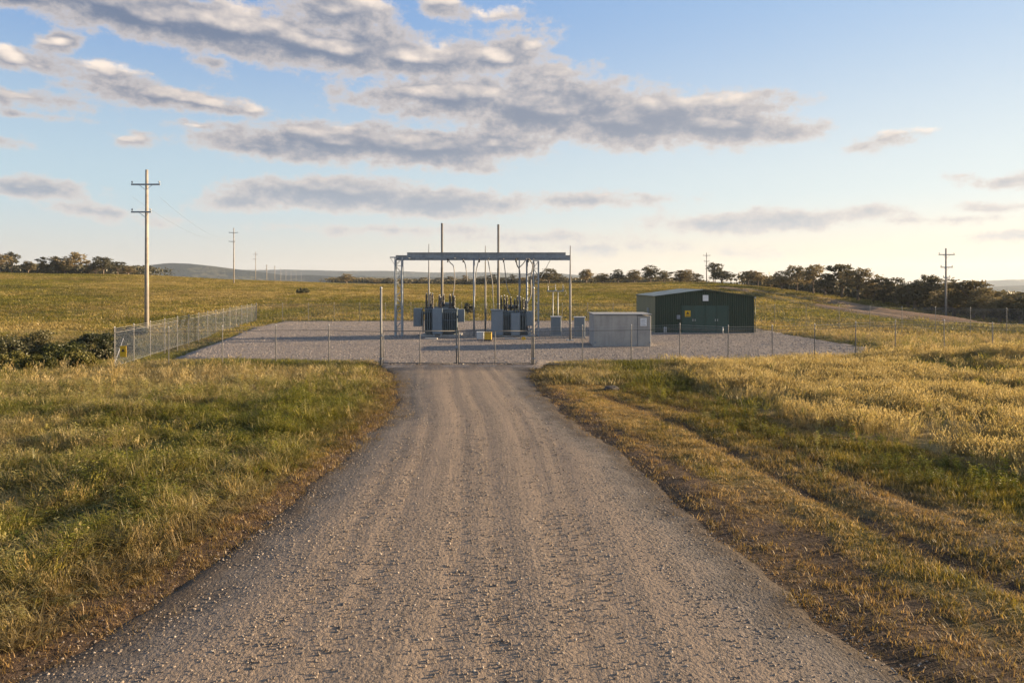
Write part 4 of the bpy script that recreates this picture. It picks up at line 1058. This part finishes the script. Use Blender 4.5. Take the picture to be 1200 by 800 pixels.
MB().box(xq-.17, xq+.17, -.07, -.063, 1.52, 1.56).build('symbol', black_m, sg)
MB().box(dx0-.55, dx0-.25, -.16, 0, 1.25, 1.6, .01).build('meter_box', galv_dark, shed)
for k, px in enumerate((778.5, 780.5, 847)):
    b = thing('bollard', ('short pale bollard left of the shed doors', 'short pale bollard beside the first, nearer the shed doors', 'short steel bollard by the right edge of the shed doors')[k], 'bollard', (at(px, 60), 60, PZ))
    MB().tube([(0, 0, -.1), (0, 0, .55)], .05, 10).build('shaft', galv, b, True); MB().tube([(0, 0, .55), (0, 0, .6)], [.05, .02], 10).build('cap', white_m, b, True)

# low concrete slabs in the yard, rock on the verge
for px, Yc, lb in ((505.5, 54.5, 'thin pale concrete slab flush in the gravel before the left transformer'), (599, 54.3, 'thin pale concrete slab flush in the gravel before the right transformer')):
    tag(MB().box(at(px, Yc)-.5, at(px, Yc)+.5, Yc-.4, Yc+.4, .02, .14, .02).build('concrete_slab', concrete_m), lb, 'slab')
def rock(label, x, y, s, col):
    me = stone_mesh(99).copy(); me.materials.clear(); me.materials.append(surf('rock_'+label[:4], col, .9, 0, .3, 5))
    import bmesh
    bm = bmesh.new(); bm.from_mesh(me); bmesh.ops.subdivide_edges(bm, edges=bm.edges[:], cuts=2, use_grid_fill=True, smooth=.6)
    for v in bm.verts: v.co *= 1+random.uniform(-.07, .07)
    bm.to_mesh(me); bm.free()
    o = reuse('rock', me, None, (x, y, tz(x, y)+.04), (0, 0, .5), (s, s*.7, s*.6)); tag(o, label, 'rock')
x, y = gp(717, 457); rock('dark rock lying in the turf right of the road near the gate', x, y, .7, (.06, .052, .046))

# ------------------------------------------------------------------ trees
def crown_mesh(name, seed, blobs, nleaf, size, mat, spread=.17):
    r = np.random.default_rng(seed); mb_v = []; mb_f = []
    tot = sum(b[3]**2 for b in blobs)
    V = []
    for (bx, by, bz, br) in blobs:
        n = int(nleaf*br*br/tot)
        nc = max(4, n//14)
        # leaf clumps near the skin of each bough
        d = r.normal(size=(nc, 3)); d /= np.linalg.norm(d, axis=1)[:, None]
        rad = br*(.45+.6*r.random(nc)**.6)[:, None]
        cc = np.array([bx, by, bz])+d*rad*np.array([1, 1, .72])
        for c in cc:
            k = 14; p = c+r.normal(size=(k, 3))*br*spread*np.array([1, 1, .7])
            a = r.normal(size=(k, 3)); a /= np.linalg.norm(a, axis=1)[:, None]; b = np.cross(a, r.normal(size=(k, 3))); b /= np.linalg.norm(b, axis=1)[:, None]
            s = (size*(.6+.8*r.random(k)))[:, None]
            V.append(np.stack([p+a*s, p+b*s*.5, p-a*s, p-b*s*.5], 1))
    V = np.concatenate(V).reshape(-1, 3); n = len(V)//4
    me = bpy.data.meshes.new(name); me.vertices.add(len(V)); me.vertices.foreach_set('co', V.astype(np.float32).ravel())
    me.loops.add(n*4); me.loops.foreach_set('vertex_index', np.arange(n*4, dtype=np.int32))
    me.polygons.add(n); me.polygons.foreach_set('loop_start', np.arange(0, n*4, 4, dtype=np.int32)); me.polygons.foreach_set('loop_total', np.full(n, 4, np.int32))
    me.update(calc_edges=True); me.materials.append(mat); return me
def tree_variant(seed, style):
    """unit tree about 1 high: returns trunk and crown meshes"""
    r = random.Random(seed); mb = MB(); blobs = []
    if style == 'gum':      # clear trunk, forked limbs, domed clumps
        fork = r.uniform(.25, .38); lean = r.uniform(-.04, .04)
        mb.tube([(0, 0, -.03), (lean*.5, 0, fork*.5), (lean, .01, fork)], [.028, .022, .018], 7)
        for i in range(6):
            a = i*1.05+r.uniform(-.3, .3); d = r.uniform(.12, .30); z = (.44, .62, .78, .55, .84, .68)[i]; x, y = lean+math.cos(a)*d, math.sin(a)*d
            mb.tube([(lean, .01, fork-.01), (lean+math.cos(a)*d*.4, math.sin(a)*d*.4, fork+(z-fork)*.5), (x, y, z)], [.014, .009, .004], 5)
            blobs.append((x, y, z, r.uniform(.13, .19)))
        mb.tube([(lean, .01, fork-.01), (lean, 0, .8)], [.014, .005], 5); blobs.append((lean, 0, .86, .14)); blobs.append((lean+r.uniform(-.1, .1), 0, .62, .15))
        nl = 2600
    elif style == 'round':
        mb.tube([(0, 0, -.03), (0, 0, .3)], [.035, .025], 7)
        for i in range(8):
            a = i*.8+r.uniform(-.3, .3); d = r.uniform(.12, .27); z = r.uniform(.35, .75); x, y = math.cos(a)*d, math.sin(a)*d
            mb.tube([(0, 0, .2), (x*.5, y*.5, z*.7), (x, y, z)], [.016, .01, .004], 5); blobs.append((x, y, z, r.uniform(.14, .2)))
        blobs += [(0, 0, .78, .2), (0, 0, .5, .2)]; nl = 3200
    else:                   # tall narrow, untidy
        mb.tube([(0, 0, -.03), (.02, 0, .4), (0, 0, .85)], [.025, .018, .006], 7)
        for i in range(9):
            a = i*2.4; z = .22+i*.08; d = r.uniform(.06, .17); x, y = math.cos(a)*d, math.sin(a)*d
            mb.tube([(.01, 0, z-.1), (x, y, z)], [.01, .004], 5); blobs.append((x, y, z, r.uniform(.09, .14)))
        blobs.append((0, 0, .92, .08)); nl = 2400
    return mb.mesh('trunk', bark_m, True), crown_mesh('crown', seed, blobs, nl, .026, euc_m)
TV = {'gum': [tree_variant(i, 'gum') for i in range(4)], 'round': [tree_variant(10+i, 'round') for i in range(3)], 'tall': [tree_variant(20+i, 'tall') for i in range(3)]}
KIND = {'gum': 'spreading gum tree', 'round': 'dense rounded tree', 'tall': 'tall narrow tree'}
ORD = ['leftmost', 'second', 'third', 'fourth', 'fifth', 'sixth', 'seventh', 'eighth', 'ninth', 'tenth', 'eleventh', 'twelfth', 'thirteenth', 'fourteenth', 'fifteenth', 'sixteenth', 'seventeenth', 'eighteenth', 'nineteenth', 'twentieth', 'twenty-first', 'twenty-second', 'twenty-third', 'twenty-fourth', 'twenty-fifth', 'twenty-sixth', 'twenty-seventh', 'twenty-eighth']
def tree(px, ytop, Y, style, wpx, label, group, rnd):
    x = at(px, Y); z = tz(x, Y); h = max(2.0, H-(ytop-HOR)*Y/F-z)
    tr, cr_ = TV[style][rnd.randrange(len(TV[style]))]
    w_ = wpx*Y/F; native = {'gum': .68, 'round': .72, 'tall': .46}[style]
    t = thing('tree', label, 'tree', (x, Y, z-.05), rnd.uniform(0, 6.28), group); t.scale = (1.15*w_/native, 1.15*w_/native, 1.1*h)
    reuse('trunk', tr, t); reuse('crown', cr_, t)
    return t
def row(items, where, group, seed, crest=True):
    rnd = random.Random(seed); items = sorted(items)
    if crest: items = [(a, b, float(np.interp(a, CDU, CD))+rnd.uniform(-3, 7), d, e) if abs(c-np.interp(a, CDU, CD)) < 60 else (a, b, c, d, e) for a, b, c, d, e in items]
    for i, (px, yt, Yd, st, wp) in enumerate(items):
        o_ = ORD[i] if i else 'leftmost'
        lab = '%s, %s%s %s' % (KIND[st], o_, '' if i == 0 else ' from left', where)
        tree(px, yt, Yd, st, wp, lab, group, rnd)
row([(0,299,300,'gum',20),(14,297,262,'gum',14),(33,306,300,'round',16),(50,302,290,'tall',11),(67,302,295,'gum',19),(88,297,290,'gum',20),(104,306,285,'tall',12),(121,302,285,'gum',22),(138,307,285,'gum',15),(150,312,290,'round',16),(76,306,300,'round',18),(112,307,300,'round',16)],
    'in row on left crest', 'trees on the left crest', 1)
row([(406,321,330,'round',18),(440,328,420,'round',14),(470,327,430,'round',16),(497,325,420,'round',14),(455,326,425,'tall',9),(485,327,420,'tall',9),(515,325.5,410,'round',14),(527,324,405,'tall',10),(566,324,390,'round',18),(577,322,385,'tall',12),(538,327,400,'round',16),(545,323,390,'tall',8),(590,325,380,'round',20),(600,322,370,'tall',9),(612,325,370,'round',22),(630,322,350,'round',24),(643,315,300,'round',24),(655,321,310,'round',16),(687,315.5,280,'round',18),(706,320,290,'round',18),(724,316,280,'round',16),(743,316,275,'round',17),(762,311,262,'round',19),(778,317,270,'round',14),(797,317.5,205,'tall',22),(805,316,280,'round',22)],
    'in row behind the yard', 'trees behind the substation', 2)
row([(818,321,270,'tall',10),(838,309,260,'gum',14),(846,317,260,'round',26),(877,318,235,'gum',17),(888,319,232,'gum',16),(903,325,215,'round',14),(916,318,206,'round',22),(934,313,198,'gum',24),(953,312,194,'gum',28),(967,321,188,'round',20),(986,311,184,'gum',34),(1005,317,172,'gum',34),(1023,328,172,'round',26),(1036,327,160,'tall',26),(1050,326,158,'round',32),(1072,329,150,'round',34),(1092,325,142,'gum',38)],
    'in row right of the shed', 'trees on the right hill', 3)
row([(1064,336,170,'round',34),(1118,332,130,'round',44),(1140,330,122,'gum',44),(1152,345,112,'round',34),(1172,350,110,'round',40),(1196,343,118,'round',42),(1225,350,100,'gum',50),(1260,346,105,'round',56)],
    'in clump by right power pole', 'trees around the right pole', 4)

def shrub(label, px, ytop, Y, wpx, mat, seed, group, name='shrub', leaf=.065):
    x = at(px, Y); z = tz(x, Y); h = H-(ytop-HOR)*Y/F-z; w_ = wpx*Y/F; r = random.Random(seed)
    t = thing(name, label, 'shrub', (x, Y, z-.03), 0, group)
    mb = MB(); blobs = []
    for i in range(18):
        a = r.uniform(0, 6.28); q1 = r.random(); d = (.06+.44*q1)*w_; zt = r.uniform(.2, .97-.45*q1)*h; xx, yy = math.cos(a)*d, math.sin(a)*d
        mb.tube([(xx*.15, yy*.15, -.1), (xx*.6, yy*.6, zt*.6), (xx, yy, zt)], [.035, .022, .008], 5)
        blobs.append((xx, yy, zt*.9, r.uniform(.09, .19)*min(w_, h*1.3)))
    mb.build('stem', bark_m, t, True)
    o = bpy.data.objects.new('foliage', crown_mesh('foliage', seed, blobs, 8000, leaf, mat, .34)); COL.objects.link(o); o.parent = t
    return t
SH = [(118,371,45.5,26,0,'dark shrub just behind the left fence corner, right of the scrub'),(101,377,42.5,34,0,'dark shrub left of the left fence corner, at the right end of the scrub'),(142,383,52,30,0,'low dark shrub seen through the left fence'),
      (159,379,60,20,0,'small dark shrub behind the fence beside the big pole'),(76,397,39.0,44,1,'broad olive shrub in the middle of the scrub'),(50,381,43,54,0,'large dark green shrub in the middle of the scrub'),
      (8,390,41,56,0,'large dark shrub at the left edge of the scrub'),(20,404,36.5,40,1,'yellowish shrub in front of the scrub at the far left'),(92,408,37,30,1,'small olive shrub at the front right of the scrub'),(-34,396,37,60,1,'olive shrub beyond the left edge of the frame'),(46,411,35.5,30,1,'low olive shrub at the front of the scrub'),(122,400,43,24,0,'small dark shrub low against the left fence corner'),(80,384,46,40,0,'tall dark shrub at the back of the scrub behind the olive one'),(28,386,46,40,0,'dark shrub at the back left of the scrub')]
for i, (px, yt, Yd, wp, k, lb) in enumerate(SH): shrub(lb, px, yt, Yd, wp, shrub_yel if k else shrub_dark, 200+i, 'shrubs left of the fence')
shrub('small dark green bush alone in the paddock behind the yard', 355, 336, 150, 12, shrub_dark, 301, None, 'bush', .12)
shrub('small dark bush in the paddock between the two transformers', 549, 351, 96, 10, shrub_dark, 303, None, 'bush', .1)

# far masses of trees nobody could count
def tree_mass(name, label, pts, seed, n, hmax, size):
    r = np.random.default_rng(seed); V = []
    P_ = np.array(pts); seg = r.integers(0, len(P_)-1, n); t = r.random(n)
    A = P_[seg]*(1-t[:, None])+P_[seg+1]*t[:, None]
    X = A[:, 0]+r.normal(size=n)*5; Y = A[:, 1]+r.normal(size=n)*8
    hh = hmax*(.35+.65*fbm(X, Y, 9, 3, seed)); Z = terrain(X, Y)
    k = 9
    for j in range(k):
        zz_ = Z+hh*(r.random(n)**.7)
        p = np.stack([X+r.normal(size=n)*1.3, Y+r.normal(size=n)*1.3, zz_], 1)
        a = r.normal(size=(n, 3)); a /= np.linalg.norm(a, axis=1)[:, None]; b = np.cross(a, r.normal(size=(n, 3))); b /= np.linalg.norm(b, axis=1)[:, None]
        s = size*(.6+.8*r.random((n, 1)))
        V.append(np.stack([p+a*s, p+b*s*.6, p-a*s, p-b*s*.6], 1))
    V = np.concatenate(V).reshape(-1, 3); m_ = len(V)//4
    me = bpy.data.meshes.new(name); me.vertices.add(len(V)); me.vertices.foreach_set('co', V.astype(np.float32).ravel())
    me.loops.add(m_*4); me.loops.foreach_set('vertex_index', np.arange(m_*4, dtype=np.int32))
    me.polygons.add(m_); me.polygons.foreach_set('loop_start', np.arange(0, m_*4, 4, dtype=np.int32)); me.polygons.foreach_set('loop_total', np.full(m_, 4, np.int32))
    me.update(calc_edges=True); me.materials.append(euc_m)
    o = bpy.data.objects.new(name, me); COL.objects.link(o); tag(o, label, 'trees', None, 'stuff')
tree_mass('far_treeline', 'low dark treeline along the crest of the left field', [(at(-120, 300), 300), (at(0, 300), 300), (at(160, 300), 300)], 5, 7000, 6.0, .5)
tree_mass('far_treeline', 'low dark treeline on the horizon behind the yard', [(at(395, 470), 470), (at(480, 430), 430), (at(640, 380), 380), (at(700, 330), 330), (at(830, 300), 300)], 6, 7000, 4.3, .5)
tree_mass('far_treeline', 'dense dark wood filling the valley behind the right hand trees', [(at(900, 225), 225), (at(980, 205), 205), (at(1060, 180), 180), (at(1130, 142), 142), (at(1200, 125), 125), (at(1330, 115), 115)], 8, 9000, 6.5, .5)

# distant white roofed farm sheds at the far left
for k, (px, wpx, lb) in enumerate(((6, 30, 'far white roofed farm shed half hidden by the left crest trees'), (24, 16, 'smaller far white roofed shed right of the other white roof'))):
    Yd = 420; x = at(px, Yd); t = thing('farm_shed', lb, 'shed', (x, Yd, tz(x, Yd))); w_ = wpx*Yd/F/2; z0 = tz(x, Yd); zt = H-(309.5+k*2-HOR)*Yd/F-z0
    MB().box(-w_, w_, 0, 20, 0, zt-2.2).build('wall', cream_m, t)
    MB().prism([(-w_-.5, zt-2.2), (w_+.5, zt-2.2), (w_+.5, zt-2.0), (0, zt), (-w_-.5, zt-2.0)], -.6, 20.5).build('roof', roof_white, t)

# ------------------------------------------------------------------ air
hz_ = MB().box(-4950, 4950, -90, 5150, -60, 150).build('haze', bpy.data.materials.new('haze'))
m = hz_.data.materials[0]; m.use_nodes = True; m.node_tree.nodes.clear(); q_ = NT(m.node_tree)
pv = q_.node('ShaderNodeVolumePrincipled'); q_.put(pv.inputs['Color'], (.72, .84, 1.0)); pv.inputs['Density'].default_value = .00010; pv.inputs['Anisotropy'].default_value = .2
om = q_.node('ShaderNodeOutputMaterial'); q_.l.new(pv.outputs[0], om.inputs['Volume'])
tag(hz_, 'thin pale blue haze over the whole landscape', 'haze', None, 'stuff')
